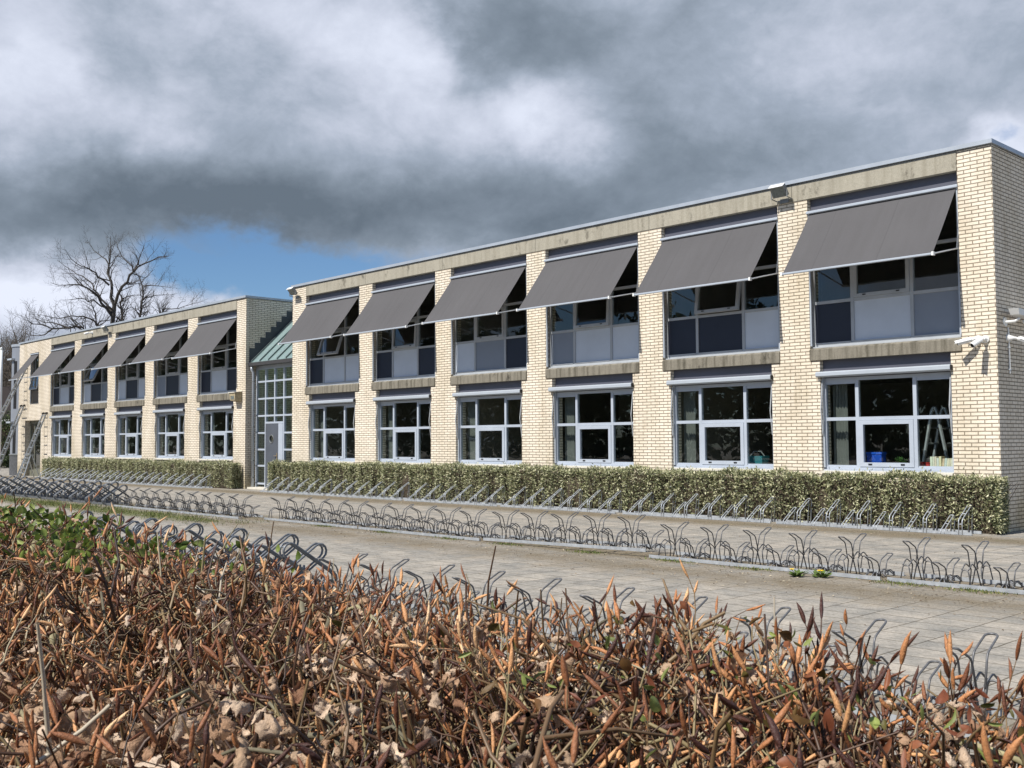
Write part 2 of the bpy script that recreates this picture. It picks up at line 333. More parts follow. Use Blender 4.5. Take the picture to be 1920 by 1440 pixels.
M_WIRE = plain('dark_galvanised_wire', (.155, .155, .16, 1), .5, .4, .35, 25)
M_TUBE = plain('blue_grey_steel_tube', (.17, .182, .20, 1), .48, .45, .3, 18)
M_WHITE = plain('white_plastic', (.78, .78, .76, 1), .35, 0, .03, 8)
M_LAMPG = plain('lamp_glass', (.16, .18, .17, 1), .12, 0, .3, 30)
M_LAMPB = plain('lamp_body_grey', (.22, .23, .23, 1), .45, .3, .1, 20)
M_ALU = plain('weathered_aluminium', (.46, .48, .49, 1), .42, .6, .2, 12)
M_SILL = plain('pale_stone_sill', (.62, .585, .50, 1), .75, 0, .12, 5)
M_PAVE = paving_mat()
D = 17.136            # y of the facade
TOP = 6.27

# ------------------------------------------------------------------ ground
def ground():
    struct(mesh_obj('ground', [(-400, -200, 0), (200, -200, 0), (200, 400, 0), (-400, 400, 0)], [(0, 1, 2, 3)], M_PAVE))
ground()

# ------------------------------------------------------------------ the two brick wings
LOW_IN = .19
def window_meshes(w_up, w_lo):
    """shared meshes in local x = 0..w (left to right), y = 0 at the frame's front, z absolute"""
    r = {}
    t = .05
    # lower window, x0..x1
    f = MB(); w = w_lo; a, b = w*.272, w*.714
    f.box(0, t, 0, .07, .97, 2.62); f.box(w-t, w, 0, .07, .97, 2.62); f.box(t, w-t, 0, .07, 2.56, 2.62); f.box(t, w-t, 0, .07, .97, 1.02)
    for x in (a, b): f.box(x-.032, x+.032, 0, .07, 1.02, 2.56)
    for x0, x1 in ((t, a-.032), (a+.032, b-.032), (b+.032, w-t)): f.box(x0, x1, 0.003, .07, 1.845, 1.905)
    for x0, x1 in ((t, a-.032), (b+.032, w-t)): f.box(x0, x1, .012, .05, 2.505, 2.56); f.box(x0, x1, .02, .06, 1.02, 1.045)
    f.box(-.02, w+.02, -.05, 0, .945, .968)
    r['lo_frame'] = f
    c = MB(); x0, x1, z0, z1, q = a+.034, b-.034, 1.022, 1.842, .075
    c.box(x0, x0+q, -.012, .05, z0, z1); c.box(x1-q, x1, -.012, .05, z0, z1); c.box(x0+q, x1-q, -.012, .05, z1-q, z1); c.box(x0+q, x1-q, -.012, .05, z0, z0+q)
    r['lo_case'] = c
    k = MB()
    for x in (x0+.2*(x1-x0), x0+.8*(x1-x0)): k.box(x-.035, x+.035, -.022, -.012, z0+.03, z0+.055)
    r['lo_fit'] = k
    g = MB()
    for xa, xb, za, zb in ((t, a-.032, 1.02, 1.845), (t, a-.032, 1.905, 2.505), (a+.032, b-.032, 1.905, 2.56), (b+.032, w-t, 1.02, 1.845), (b+.032, w-t, 1.905, 2.505), (x0+q, x1-q, z0+q, z1-q)):
        g.add([(xa, .03, za), (xb, .03, za), (xb, .03, zb), (xa, .03, zb)], [(0, 1, 2, 3)])
    r['lo_glass'] = g
    # upper window
    f = MB(); w = w_up; a, b = w*.285, w*.683; t = .05
    f.box(0, t, 0, .07, 3.2, 5.70); f.box(w-t, w, 0, .07, 3.2, 5.70); f.box(t, w-t, 0, .07, 5.64, 5.70); f.box(t, w-t, -.01, .07, 3.2, 3.25)
    for x in (a, b): f.box(x-.03, x+.03, 0, .07, 3.25, 5.64)
    for z in (3.985, 4.80):
        for x0, x1 in ((t, a-.03), (a+.03, b-.03), (b+.03, w-t)): f.box(x0, x1, .003, .07, z, z+.055)
    for x0, x1 in ((t, a-.03), (a+.03, b-.03), (b+.03, w-t)): f.box(x0, x1, -.02, .02, 3.252, 3.272)
    f.box(-.005, w+.005, -.06, -.01, 3.178, 3.2)
    r['up_frame'] = f
    g = MB()
    for xa, xb in ((t, a-.03), (a+.03, b-.03), (b+.03, w-t)): g.add([(xa, .03, 4.855), (xb, .03, 4.855), (xb, .03, 5.64), (xa, .03, 5.64)], [(0, 1, 2, 3)])
    for xa, xb in ((t, a-.03), (b+.03, w-t)): g.add([(xa, .03, 4.04), (xb, .03, 4.04), (xb, .03, 4.80), (xa, .03, 4.80)], [(0, 1, 2, 3)])
    r['up_glass'] = g
    # casement, hinged on its top edge (local z = 0 at the top)
    x0, x1, q, h = a+.032, b-.032, .065, .755
    c = MB(); c.box(x0, x0+q, -.014, .045, -h, 0); c.box(x1-q, x1, -.014, .045, -h, 0); c.box(x0+q, x1-q, -.014, .045, -q, 0); c.box(x0+q, x1-q, -.014, .045, -h, -h+q)
    r['up_case'] = c
    g = MB(); g.add([(x0+q, .02, -h+q), (x1-q, .02, -h+q), (x1-q, .02, -q), (x0+q, .02, -q)], [(0, 1, 2, 3)]); r['up_cglass'] = g
    k = MB()
    for x in (x0+.2*(x1-x0), x0+.8*(x1-x0)): k.box(x-.03, x+.03, -.022, -.014, -h+.03, -h+.05)
    r['up_fit'] = k
    pn = []
    for xa, xb in ((t, a-.03), (a+.03, b-.03), (b+.03, w-t)):
        p = MB(); p.box(xa, xb, .022, .05, 3.25, 3.985); pn.append(p)
    r['panels'] = pn
    return r

REC = .11
SHARED = {}
def make_wing(name, label, bays, xl, xr, panel_codes, open_angles, extra=None, fascia=None, blinds=()):
    """bays: list of (left, right) of the upper openings, nearest first"""
    root = thing(name, label, 'building', (0, 0, 0))
    fl, frr = fascia
    w = MB(); T = D+.34
    w.box(frr, xr, D, T, 0, TOP)                                # corner pier
    ends = [frr] + [b for pr in bays for b in (pr[1], pr[0])] + [fl]
    for i, (l, r) in enumerate(bays):
        nxt = bays[i+1][1] if i+1 < len(bays) else fl
        prv = frr if i == 0 else None
        if i == 0 and r < frr-.001: w.box(r, frr, D, T, 0, 5.955)
        if nxt < l-.001: w.box(nxt, l, D, T, 2.95, 5.955)                         # pier above
        lo_l, lo_r = l+LOW_IN, r-LOW_IN
        nlr = (bays[i+1][1]-LOW_IN) if i+1 < len(bays) else fl
        w.box(nlr, lo_l, D, T, .93, 2.95)
        if i == 0: w.box(lo_r, frr, D, T, .93, 2.95)
        # reveals behind the lintel ends
    w.box(fl, frr, D, T, 0, .90)                               # plinth band under the sills
    for i, (l, r) in enumerate(bays):
        nlr = (bays[i+1][1]-LOW_IN) if i+1 < len(bays) else fl
        w.box(nlr, l+LOW_IN, D, T, .90, .93)
        if i == 0: w.box(r-LOW_IN, frr, D, T, .90, .93)
    if extra: extra(w, root)
    w.box(xr-.30, xr, T, D+13, 0, TOP)                         # end wall
    w.box(xl, xr-.30, D+12.7, D+13, 0, TOP)
    if extra is None: w.box(xl, fl, D, T, 0, TOP); w.box(xl, xl+.3, T, D+12.7, 0, TOP)
    w.build('wall', M_BRICK, root)
    b = MB(); n = 2 if len(bays) else 1
    xs = np.linspace(fl, frr, len(bays)+1)
    for i in range(len(bays)):
        a, c = bays[i]; ra = frr if i == 0 else (bays[i-1][0]+bays[i][1])/2 ; la = fl if i == len(bays)-1 else (bays[i+1][1]+bays[i][0])/2
        b.box(la+.004, ra-.004, D-.012, T-.02, 5.957, 6.262)
    b.build('fascia_beam', M_CONC, root)
    cp = MB(); cp.box(xl-.03, xr+.03, D-.05, D+.42, 6.29, 6.36); cp.box(xr-.40, xr+.03, D+.42, D+13.05, 6.29, 6.36)
    cp.box(xl+.02, xr-.02, D+.03, D+.4, 6.262, 6.29)
    cp.build('roof_coping', M_ZINC, root)
    rf = MB(); rf.box(xl, xr-.3, T, D+12.7, 6.05, 6.2); rf.build('roof', M_BLACK, root)
    it = MB()                                                   # rooms behind the windows
    yb = D+6.8
    it.box(xl+.3, xr-.31, yb, yb+.1, .05, 6.0); it.box(xl+.3, xr-.31, T+.01, yb, .02, .05); it.box(xl+.3, xr-.31, T+.01, yb, 2.86, 3.14); it.box(xl+.3, xr-.31, T+.01, yb, 5.85, 6.03)
    for i in range(1, len(bays), 2):
        x = (bays[i][0] + (bays[i+1][1] if i+1 < len(bays) else fl))/2; it.box(x-.06, x+.06, T+.02, yb, .05, 2.86); it.box(x-.06, x+.06, T+.02, yb, 3.14, 5.85)
    it.build('room_interior', M_INT, root)
    sl = MB()
    for (l, r) in bays: sl.box(l+LOW_IN+.01, r-LOW_IN-.01, T-.16, T+.22, .955, .985)
    sl.build('inner_sill', M_REVEAL, root)
    key = name
    l0, r0 = bays[0]
    W0 = window_meshes(r0-l0, r0-l0-2*LOW_IN)
    first = {}
    def part(k, nm, mat, parent, loc):
        kk = (k, mat.name)
        if kk not in first: first[kk] = W0[k].build(nm, mat, parent) if not isinstance(W0[k], list) else None
        else: first[kk] = first[kk].copy(); COL.objects.link(first[kk]); first[kk].parent = parent; first[kk].name = nm
        o = first[kk]; o.location = loc; o.rotation_euler = (0, 0, 0); return o
    pm = {'D': M_NAVY, 'M': M_MID, 'L': M_LIGHT}
    for i, (l, r) in enumerate(bays):
        y = D+REC
        # lintel between the floors
        li = MB(); li.prism([(D-.028, 2.952), (D+.2, 2.952), (D+.2, 3.176), (D+.015, 3.176), (D-.028, 3.145)], l+.002, r-.002); li.build('lintel', M_LINT, root)
        up_o = part('up_frame', 'upper_window', M_FRAME2, root, (l, y, 0))
        part('up_glass', 'pane', M_GLASS, up_o, (0, 0, 0))
        for q in range(3):
            p = W0['panels'][q].build('infill_panel', pm[panel_codes[i][q]], up_o)
        bp = MB(); bp.box(l+.001, r-.001, y+.001, y+.05, 5.70, 5.953); bp.build('blind_panel', M_DARK, root)
        an = open_angles[i]
        cs = part('up_case', 'casement', M_FRAME2, up_o, (0, -.006 if an else 0, 4.797)); cg = part('up_cglass', 'pane', M_GLASS, up_o, (0, -.006 if an else 0, 4.797)); ft = part('up_fit', 'latch', M_BLACK, up_o, (0, -.006 if an else 0, 4.797))
        for o in (cs, cg, ft): o.rotation_euler = (-R(an), 0, 0)
        lo = l+LOW_IN
        lw = part('lo_frame', 'lower_window', M_FRAME, root, (lo, y, 0))
        part('lo_case', 'casement', M_FRAME, lw, (0, 0, 0)); part('lo_glass', 'pane', M_GLASS, lw, (0, 0, 0)); part('lo_fit', 'latch', M_BLACK, lw, (0, 0, 0))
        bp = MB(); bp.box(lo+.001, r-LOW_IN-.001, y+.001, y+.05, 2.62, 2.95); bp.build('blind_panel', M_DARK, root)
        ss = MB(); ss.prism([(D-.055, .90), (D+.34, .90), (D+.34, .945), (D+REC-.05, .944), (D-.055, .936)], lo+.002, r-LOW_IN-.002); ss.build('window_sill', M_SILL, root)
        # curtain hanging at the left inside
        cu_ = MB(); k = 9
        pts = [(lo+.03+.03*j, T+.05+(.035 if j % 2 else 0)) for j in range(k+1)]
        if i in blinds:
            for (xa, ya), (xb, yb2) in zip(pts, pts[1:]): cu_.add([(xa, ya, 1.0), (xb, yb2, 1.0), (xb, yb2, 2.8), (xa, ya, 2.8)], [(0, 1, 2, 3)])
            cu_.build('curtain', M_CURT, root)
    return root

BR = [(-10.17-3.42*k, -7.373-3.435*k) for k in range(6)]
BR = [(l if k else -10.165, r) for k, (l, r) in enumerate(BR)]
BR = [(-10.165-3.423*k, -7.373-3.423*k) for k in range(6)]
BL = [(-34.32-3.545*k, -31.53-3.545*k) for k in range(5)]
make_wing('brick_building', 'long cream brick school wing with six bays, ending at the corner with white cameras', BR, -28.04, -6.805,
          ['DLM', 'DDL', 'MLL', 'LMD', 'DLD', 'DLL'], [0, 9, 3, 0, 3, 19], None, (-27.28, -7.373), blinds=(0, 1, 2, 3, 4, 5))

def left_extra(w, root):
    T = D+.34; fl = -48.52; xe = -52.66
    # blind end of the wing with a narrow window above and a door below
    wl, wr = -51.15, -50.05; dl, dr = -51.72, -49.62
    w.box(xe, wl, D, T, 2.6, TOP); w.box(wr, fl, D, T, 2.6, TOP); w.box(wl, wr, D, T, 5.75, TOP); w.box(wl, wr, D, T, 2.6, 3.4)
    w.box(xe, dl, D, T, 0, 2.6); w.box(dr, fl, D, T, 0, 2.6)
    w.box(xe, xe+.3, T, D+12.7, 0, TOP)
    f = MB(); y = D+.1
    f.box(wl, wl+.05, y, y+.06, 4.0, 5.75); f.box(wr-.05, wr, y, y+.06, 4.0, 5.75); f.box(wl+.05, wr-.05, y, y+.06, 5.70, 5.75); f.box(wl+.05, wr-.05, y, y+.06, 4.72, 4.77); f.box(wl+.3, wl+.35, y, y+.06, 4.77, 5.7)
    fo = f.build('narrow_window', M_FRAME2, root)
    g = MB(); g.add([(wl+.05, y+.03, 4.77), (wr-.05, y+.03, 4.77), (wr-.05, y+.03, 5.7), (wl+.05, y+.03, 5.7)], [(0, 1, 2, 3)]); g.build('pane', M_GLASS, fo)
    c = MB(); h = .7; c.box(wl+.05, wl+.12, -.02, .03, -h, 0); c.box(wr-.12, wr-.05, -.02, .03, -h, 0); c.box(wl+.12, wr-.12, -.02, .03, -.06, 0); c.box(wl+.12, wr-.12, -.02, .03, -h, -h+.07)
    co_ = c.build('casement', M_FRAME2, fo); co_.location = (0, y, 4.71); co_.rotation_euler = (-R(14), 0, 0)
    g = MB(); g.add([(wl+.12, 0, -h+.07), (wr-.12, 0, -h+.07), (wr-.12, 0, -.06), (wl+.12, 0, -.06)], [(0, 1, 2, 3)]); go = g.build('pane', M_GLASS, fo); go.location = (0, y, 4.71); go.rotation_euler = (-R(14), 0, 0)
    b = MB(); b.box(wl, wr, y, y+.05, 3.4, 4.0)
    for k in range(8): b.box(wl+.01, wr-.01, y-.012, y-.001, 3.42+k*.072, 3.47+k*.072)
    b.build('louvre_panel', plain('brown_louvre', (.20, .165, .13, 1), .7), root)
    d = MB(); yy = D+.22
    d.box(dl, dl+.07, yy, yy+.08, 0, 2.6); d.box(dr-.07, dr, yy, yy+.08, 0, 2.6); d.box(dl+.07, dr-.07, yy, yy+.08, 2.45, 2.6); d.box(dl+.62, dl+.70, yy, yy+.08, 0, 2.45); d.box(dl+1.42, dl+1.5, yy, yy+.08, 0, 2.45)
    d.box(dl+.70, dl+1.42, yy+.005, yy+.06, 0, .35); d.box(dl+.07, dl+.62, yy+.005, yy+.06, 0, .3)
    do = d.build('entrance_door', plain('olive_grey_door_paint', (.16, .16, .125, 1), .5), root)
    g = MB(); g.add([(dl+.07, yy+.04, .3), (dr-.07, yy+.04, .3), (dr-.07, yy+.04, 2.45), (dl+.07, yy+.04, 2.45)], [(0, 1, 2, 3)]); g.build('pane', M_GLASS, do)
    it = MB(); it.box(xe+.3, fl, D+3.5, D+3.6, .05, 6.0); it.box(xe+.31, fl, T+.01, D+3.5, 2.86, 3.1); it.build('stair_interior', M_INT, root)
make_wing('brick_building', 'farther cream brick school wing with five bays, ladders leaning at its end', BL, -52.66, -30.915,
          ['DLD', 'MDL', 'LDL', 'LDM', 'DLD'], [0, 0, 0, 26, 0], left_extra, (-48.51, -31.53), blinds=(0, 1, 2, 3, 4))

# ------------------------------------------------------------------ awnings
def make_open_awning(w, label, drop=0.0, sag=.018):
    root = thing('awning', label, 'awning', (0, 0, 0), 'open grey drop-arm awnings over the upper windows')
    yb, zb, yt, zt = -.925+.35*drop, 4.455+drop, .015, 5.665      # y measured from the facade
    c = MB(); c.cbox(-.01, w+.01, -.035, .10, 5.665, 5.722, .012); c.build('cassette', M_CASS, root)
    f = MB(); k = 10; n = 8; pts = []
    for i in range(n+1):
        t = i/n; y = yt+(yb-yt)*t; z = zt+(zb-zt)*t - sag*math.sin(math.pi*t)
        pts += [(.03+(w-.06)*j/k, y, z-.006*math.sin(j*1.9+w+drop*90)*math.sin(math.pi*t)) for j in range(k+1)]
    q = [(i*(k+1)+j, i*(k+1)+j+1, (i+1)*(k+1)+j+1, (i+1)*(k+1)+j) for i in range(n) for j in range(k)]
    v = np.array(pts); v2 = v+np.array([0, .0035, -.003]); m = len(v)
    rim = [(j+1, j, j+m, j+1+m) for j in range(k)] + [(n*(k+1)+j, n*(k+1)+j+1, n*(k+1)+j+1+m, n*(k+1)+j+m) for j in range(k)]
    rim += [(i*(k+1), (i+1)*(k+1), (i+1)*(k+1)+m, i*(k+1)+m) for i in range(n)] + [((i+1)*(k+1)+k, i*(k+1)+k, i*(k+1)+k+m, (i+1)*(k+1)+k+m) for i in range(n)]
    f.add(np.concatenate([v, v2]), q+[tuple(a+m for a in reversed(x)) for x in q]+rim); f.build('fabric', M_FAB, root, smooth=False)
    b = MB(); b.cbox(.015, w-.015, yb-.022, yb+.018, zb-.022, zb+.016, .008); b.build('front_bar', M_CASS, root)
    for x in (.018, w-.018):
        a = MB(); a.tube([(x, .02, 4.66), (x, yb+.01, zb)], .013, 8); a.build('arm', M_CASS, root)
        e = MB(); e.box(x-.018, x+.018, yb-.03, yb+.03, zb-.03, zb+.03); e.build('end_cap', M_WHITE, root)
        s = MB(); s.box(x-.016, x+.016, .01, .05, 3.22, 5.665); s.build('side_rail', M_CASS, root)
        g = MB(); g.tube([(x, .015, 4.98), (x, -.02, 4.80), (x, -.055, 4.63)], .009, 6); g.build('spring_strut', M_WHITE, root)
    return root
def make_closed_awning(w, label):
    root = thing('awning', label, 'awning', (0, 0, 0), 'retracted awnings over the lower windows')
    c = MB(); c.cbox(-.045, w+.015, -.085, .105, 2.635, 2.735, .022); c.build('cassette', M_CASS, root)
    e = MB(); e.box(w+.016, w+.03, -.07, .06, 2.645, 2.725); e.build('end_cap', M_BLACK, root)
    for x, dx in ((.02, .03), (w-.03, .0)):
        s = MB(); s.box(x-.015, x+.015, .06, .10, 1.0, 2.63); s.build('side_rail', M_CASS, root)
        a = MB(); a.tube([(x, .045, 2.62), (x, -.035, 2.05), (x, .03, 1.60)], .011, 6); a.build('arm', M_FRAME2, root)
    return root
def name_bay(i, n, right):
    if right: return ['nearest the brick corner', 'second from the brick corner', 'third from the brick corner', 'fourth from the brick corner', 'second from the glass stairwell', 'next to the glass stairwell'][i]
    return ['next to the lantern and downpipe', 'second left from the lantern', 'in the middle of the five bays', 'above the tilted-open casement', 'beside the ladders'][i]
wu = BR[0][1]-BR[0][0]; wl_ = wu-2*LOW_IN
pa = pc = None
for right, bays in ((True, BR), (False, BL)):
    wing = 'near wing' if right else 'far wing'
    for i, (l, r) in enumerate(bays):
        la = 'open grey awning on upper floor of %s, %s' % (wing, name_bay(i, 0, right))
        lb = 'closed white awning on ground floor of %s, %s' % (wing, ['above the blue box', 'above the teal basket', 'third from the brick corner', 'fourth from the brick corner', 'second from the stairwell', 'beside the stairwell door'][i] if right else ['below the lantern', 'second left from the lantern', 'in the middle bay', 'second from the ladders', 'beside the ladders'][i])
        if pa is None: pa = make_open_awning(wu, la); pa.location = (l, D, 0); pc = make_closed_awning(wl_, lb); pc.location = (l+LOW_IN, D, 0)
        else: make_open_awning(wu, la, random.uniform(-.025, .03), random.uniform(.008, .035)).location = (l, D, 0); dup(pc, (l+LOW_IN, D, 0), lb)
# the narrow awning by the ladders
na = make_open_awning(1.1, 'narrow open grey awning over the slim upper window behind the ladders'); na.location = (-51.15, D, 0)

# ------------------------------------------------------------------ glass stairwell between the wings
def verdigris():
    t = NT('verdigris_glass_roof'); v = t.noise(t.pos((6, 1, 1)), 2.5, 6, .65); c = t.ramp(v, [(.3, (.29, .39, .40, 1)), (.7, (.42, .51, .52, 1))]); t.col(c).set(.35, 0, .5)
    tl = t.n('ShaderNodeBsdfTranslucent'); tl.inputs[0].default_value = (.75, .9, .85, 1); m = t.n('ShaderNodeMixShader'); m.inputs[0].default_value = .5
    t.l(t.b.outputs[0], m.inputs[1]); t.l(tl.outputs[0], m.inputs[2]); t.l(m.outputs[0], t.out.inputs[0]); return t.m
def stairwell():
    root = thing('glass_stairwell', 'glazed stairwell with a grey door and sloping green roof between the brick wings', 'building')
    x0, x1, yg = -30.91, -28.045, D+.37
    cx = [-30.79, -30.13, -29.55, -28.98, -28.10]
    cols = [-31+.14, -30.16, -29.58, -29.0, -28.07]
    g = MB(); fz = [.17, .75, 1.28, 1.82, 2.38, 2.94, 3.50]
    X = [-30.86, -30.28, -29.71, -29.15, -28.10]
    dl, dr = -30.18, -29.18                                 # door bay
    for x in (X[0], X[4]): g.box(x-.03, x+.03, yg, yg+.08, .06, 3.98)
    for x in (X[1],): g.box(x-.03, x+.03, yg, yg+.08, .06, 3.98)
    g.box(X[2]-.03, X[2]+.03, yg, yg+.08, 2.14, 3.98); g.box(X[3]-.03, X[3]+.03, yg, yg+.08, .06, 3.98)
    for z in fz:
        for a, b in zip(X, X[1:]):
            if X[1]-.01 <= a < X[3]-.01 and z < 2.1: continue
            g.box(a+.03, b-.03, yg+.002, yg+.07, z-.028, z+.028)
    g.box(X[1]+.03, X[3]-.03, yg-.004, yg+.078, 2.12, 2.18)
    g.box(x0+.02, x1-.02, yg-.003, yg+.085, 3.90, 4.02)
    g.build('glazing_frame', M_FRAME, root)
    p = MB()
    for a, b in zip(X, X[1:]):
        z0 = 2.18 if X[1]-.01 <= a < X[3]-.01 else .1
        p.add([(a, yg+.045, z0), (b, yg+.045, z0), (b, yg+.045, 3.9), (a, yg+.045, 3.9)], [(0, 1, 2, 3)])
    p.build('pane', M_GLASS2, root)
    d = MB(); w0, w1 = X[1]+.034, X[3]-.30
    # door leaf with a round hole for the porthole
    zc, xc, rh = 1.62, (w0+w1)/2-.02, .115; k = 24
    ring = [(xc+rh*math.cos(2*math.pi*i/k), zc+rh*math.sin(2*math.pi*i/k)) for i in range(k)]
    def edge(an):
        dx, dz = math.cos(an), math.sin(an); tt = []
        if abs(dx) > 1e-6: tt.append(((w1-xc) if dx > 0 else (w0-xc))/dx)
        if abs(dz) > 1e-6: tt.append(((2.115-zc) if dz > 0 else (.06-zc))/dz)
        t = min(tt); return (xc+dx*t, zc+dz*t)
    outer = [edge(2*math.pi*i/k) for i in range(k)]
    cor = [(w1, 2.115), (w0, 2.115), (w0, .06), (w1, .06)]
    v = [(x, yg-.01, z) for x, z in ring]+[(x, yg-.01, z) for x, z in outer]+[(x, yg+.04, z) for x, z in ring]
    fc = [(i, (i+1) % k, (i+1) % k+k, i+k)[::-1] for i in range(k)]+[(i, (i+1) % k, (i+1) % k+2*k, i+2*k) for i in range(k)]
    nv = len(v)
    for c in cor:
        an = math.atan2(c[1]-zc, c[0]-xc) % (2*math.pi); i = int(an/(2*math.pi)*k) % k
        v.append((c[0], yg-.01, c[1])); fc.append((i+k, (i+1) % k+k, len(v)-1)[::-1])
    d.add(v, fc); do = d.build('door', plain('grey_door_paint', (.085, .095, .115, 1), .5, 0, .1, 2), root)
    rg = MB(); rg.tube([(x, yg-.014, z) for x, z in [(xc+(rh+.012)*math.cos(2*math.pi*i/k), zc+(rh+.012)*math.sin(2*math.pi*i/k)) for i in range(k)]], .014, 6, closed=True); rg.build('porthole', M_LAMPB, do)
    hd = MB(); hd.box(w1-.10, w1-.05, yg-.018, yg-.010, .93, 1.17); hd.tube([(w1-.075, yg-.018, 1.08), (w1-.075, yg-.06, 1.08), (w1-.20, yg-.062, 1.08)], .011, 8); hd.build('handle', plain('brass_fitting', (.42, .33, .22, 1), .35, .7), do)
    sp = MB(); sp.box(w1+.003, X[3]-.031, yg-.012, yg+.05, .06, 2.115); sp.build('side_panel', M_FRAME, root)
    st = MB(); st.box(x0+.02, x1-.02, yg-.30, yg+.2, 0, .06); st.build('doorstep', M_SILL, root)
    gt = MB(); g0 = D+.07; gt.prism([(g0, 4.12), (g0+.02, 4.02), (g0+.08, 4.0), (g0+.14, 4.02), (g0+.16, 4.13), (g0+.145, 4.13), (g0+.125, 4.04), (g0+.035, 4.04), (g0+.015, 4.13)], x0+.01, x1-.01); gt.box(x0+.02, x1-.02, g0+.15, yg+.05, 4.03, 4.05)
    gt.build('gutter', plain('dark_gutter', (.06, .06, .065, 1), .4), root)
    # lean-to roof of pale green panels, bars and stepped flashing
    r = MB(); y0, z0 = D+.17, 4.12
    sl = .96; yt = D+2.35; zt = z0+sl*(yt-y0)
    r.hexa([(x0+.02, y0, z0), (x1-.02, y0, z0), (x1-.02, yt, zt), (x0+.02, yt, zt), (x0+.02, y0, z0+.03), (x1-.02, y0, z0+.03), (x1-.02, yt, zt+.03), (x0+.02, yt, zt+.03)])
    r.build('roof', verdigris(), root)
    bb = MB(); cs, sn = 1/math.hypot(1, sl), sl/math.hypot(1, sl)
    for x in np.linspace(x0+.08, x1-.1, 6):
        bb.hexa([(x-.02, y0-.02, z0+.031), (x+.02, y0-.02, z0+.031), (x+.02, yt, zt+.031), (x-.02, yt, zt+.031), (x-.02, y0-.02, z0+.075), (x+.02, y0-.02, z0+.075), (x+.02, yt, zt+.075), (x-.02, yt, zt+.075)])
    bb.build('roof_bars', plain('dark_roof_bar', (.10, .13, .13, 1), .5), root)
    fl = MB(); n = 10
    for i in range(n):
        ya = y0-.05+i*.2; za = z0+sl*(ya-y0); fl.box(x0+.0015, x0+.006, ya, ya+.2, za, za+.55)
    fl.build('stepped_flashing', plain('lead_flashing', (.055, .062, .07, 1), .6), root)
    bk = MB(); bk.box(x0, x1, D+5.2, D+5.3, 0, 6.2); bk.box(x0, x1, yt, D+5.2, zt-.05, zt); bk.build('back_wall', plain('stair_wall_paint', (.52, .58, .54, 1), .8), root)
    dp = MB(); dp.tube([(x0+.10, D+.16, 4.0), (x0+.10, D+.16, 3.9), (x0+.10, D+.22, 3.8), (x0+.10, D+.22, 0)], .045, 12)
    dpo = dp.build('downpipe', M_ZINC, root, smooth=True)
    cl = MB()
    for z in (.35, .9, 2.0, 2.55, 3.5): cl.cyl((x0+.10, D+.22, z), (x0+.10, D+.22, z+.035), .05); cl.box(x0+.02, x0+.10, D+.21, D+.23, z+.005, z+.03)
    cl.build('pipe_clip', M_LAMPB, dpo)
    # stairs with balusters, seen through the panes
    ra = MB()
    for yy, z in ((D+2.3, 2.75), (D+3.0, 2.05)):
        ra.box(x0+.2, x1-.1, yy, yy+.05, z-.06, z); ra.box(x0+.2, x1-.1, yy, yy+.05, z+.75, z+.82)
        for x in np.arange(x0+.3, x1-.1, .13): ra.box(x-.012, x+.012, yy+.012, yy+.038, z, z+.75)
    ra.build('stair_railing', plain('pale_railing_paint', (.5, .55, .5, 1), .5), root)
    ld = MB(); ld.box(x0+.01, x1-.01, D+2.3, D+5.2, 2.5, 2.68); ld.build('stair_landing', M_INT, root)
stairwell()

# ------------------------------------------------------------------ lamps, cameras on the walls
def floodlight(x, z, label, s=1.0):
    root = thing('floodlight', label, 'floodlight', (x, D-.012, z))
    h = MB()
    c, sn = math.cos(R(38)), math.sin(R(38))
    def P(a, b, d): return (a, -.20+(-b*sn - d*c), .03+(b*c - d*sn))     # a across, b up the face, d out of the face
    w, hh, t = .15*s, .115*s, .04*s
    h.hexa([P(-w, -hh, -t), P(w, -hh, -t), P(w, -hh, t), P(-w, -hh, t), P(-w, hh, -t), P(w, hh, -t), P(w, hh, t), P(-w, hh, t)]); h.build('lamp_head', M_LAMPB, root)
    g = MB(); g.add([P(-w*.86, -hh*.84, t+.002), P(w*.86, -hh*.84, t+.002), P(w*.86, hh*.84, t+.002), P(-w*.86, hh*.84, t+.002)], [(0, 1, 2, 3)]); g.build('lamp_glass', M_LAMPG, root)
    v = MB(); v.hexa([P(-w-.004, hh, -t), P(w+.004, hh, -t), P(w+.004, hh, t+.04), P(-w-.004, hh, t+.04), P(-w-.004, hh+.008, -t), P(w+.004, hh+.008, -t), P(w+.004, hh+.008, t+.04), P(-w-.004, hh+.008, t+.04)]); v.build('lamp_visor', M_WHITE, root)
    b = MB(); b.box(-.09, .09, -.03, -.001, -.17, -.09); b.tube([(.165*s, -.02, -.12), (.165*s, -.20, -.10), (.165*s, -.20, .03)], .012, 6); b.tube([(-.165*s, -.02, -.12), (-.165*s, -.20, -.10), (-.165*s, -.20, .03)], .012, 6); b.tube([(-.165*s, -.02, -.12), (.165*s, -.02, -.12)], .012, 6); b.build('bracket', M_LAMPB, root)
    return root
floodlight(-10.62, 6.13, 'grey floodlight tilted out from the concrete beam, between the two nearest awnings')
floodlight(-27.72, 6.10, 'grey floodlight at the stairwell end of the near wing roof edge')
floodlight(-41.95, 6.12, 'small grey floodlight on the beam of the far left wing')
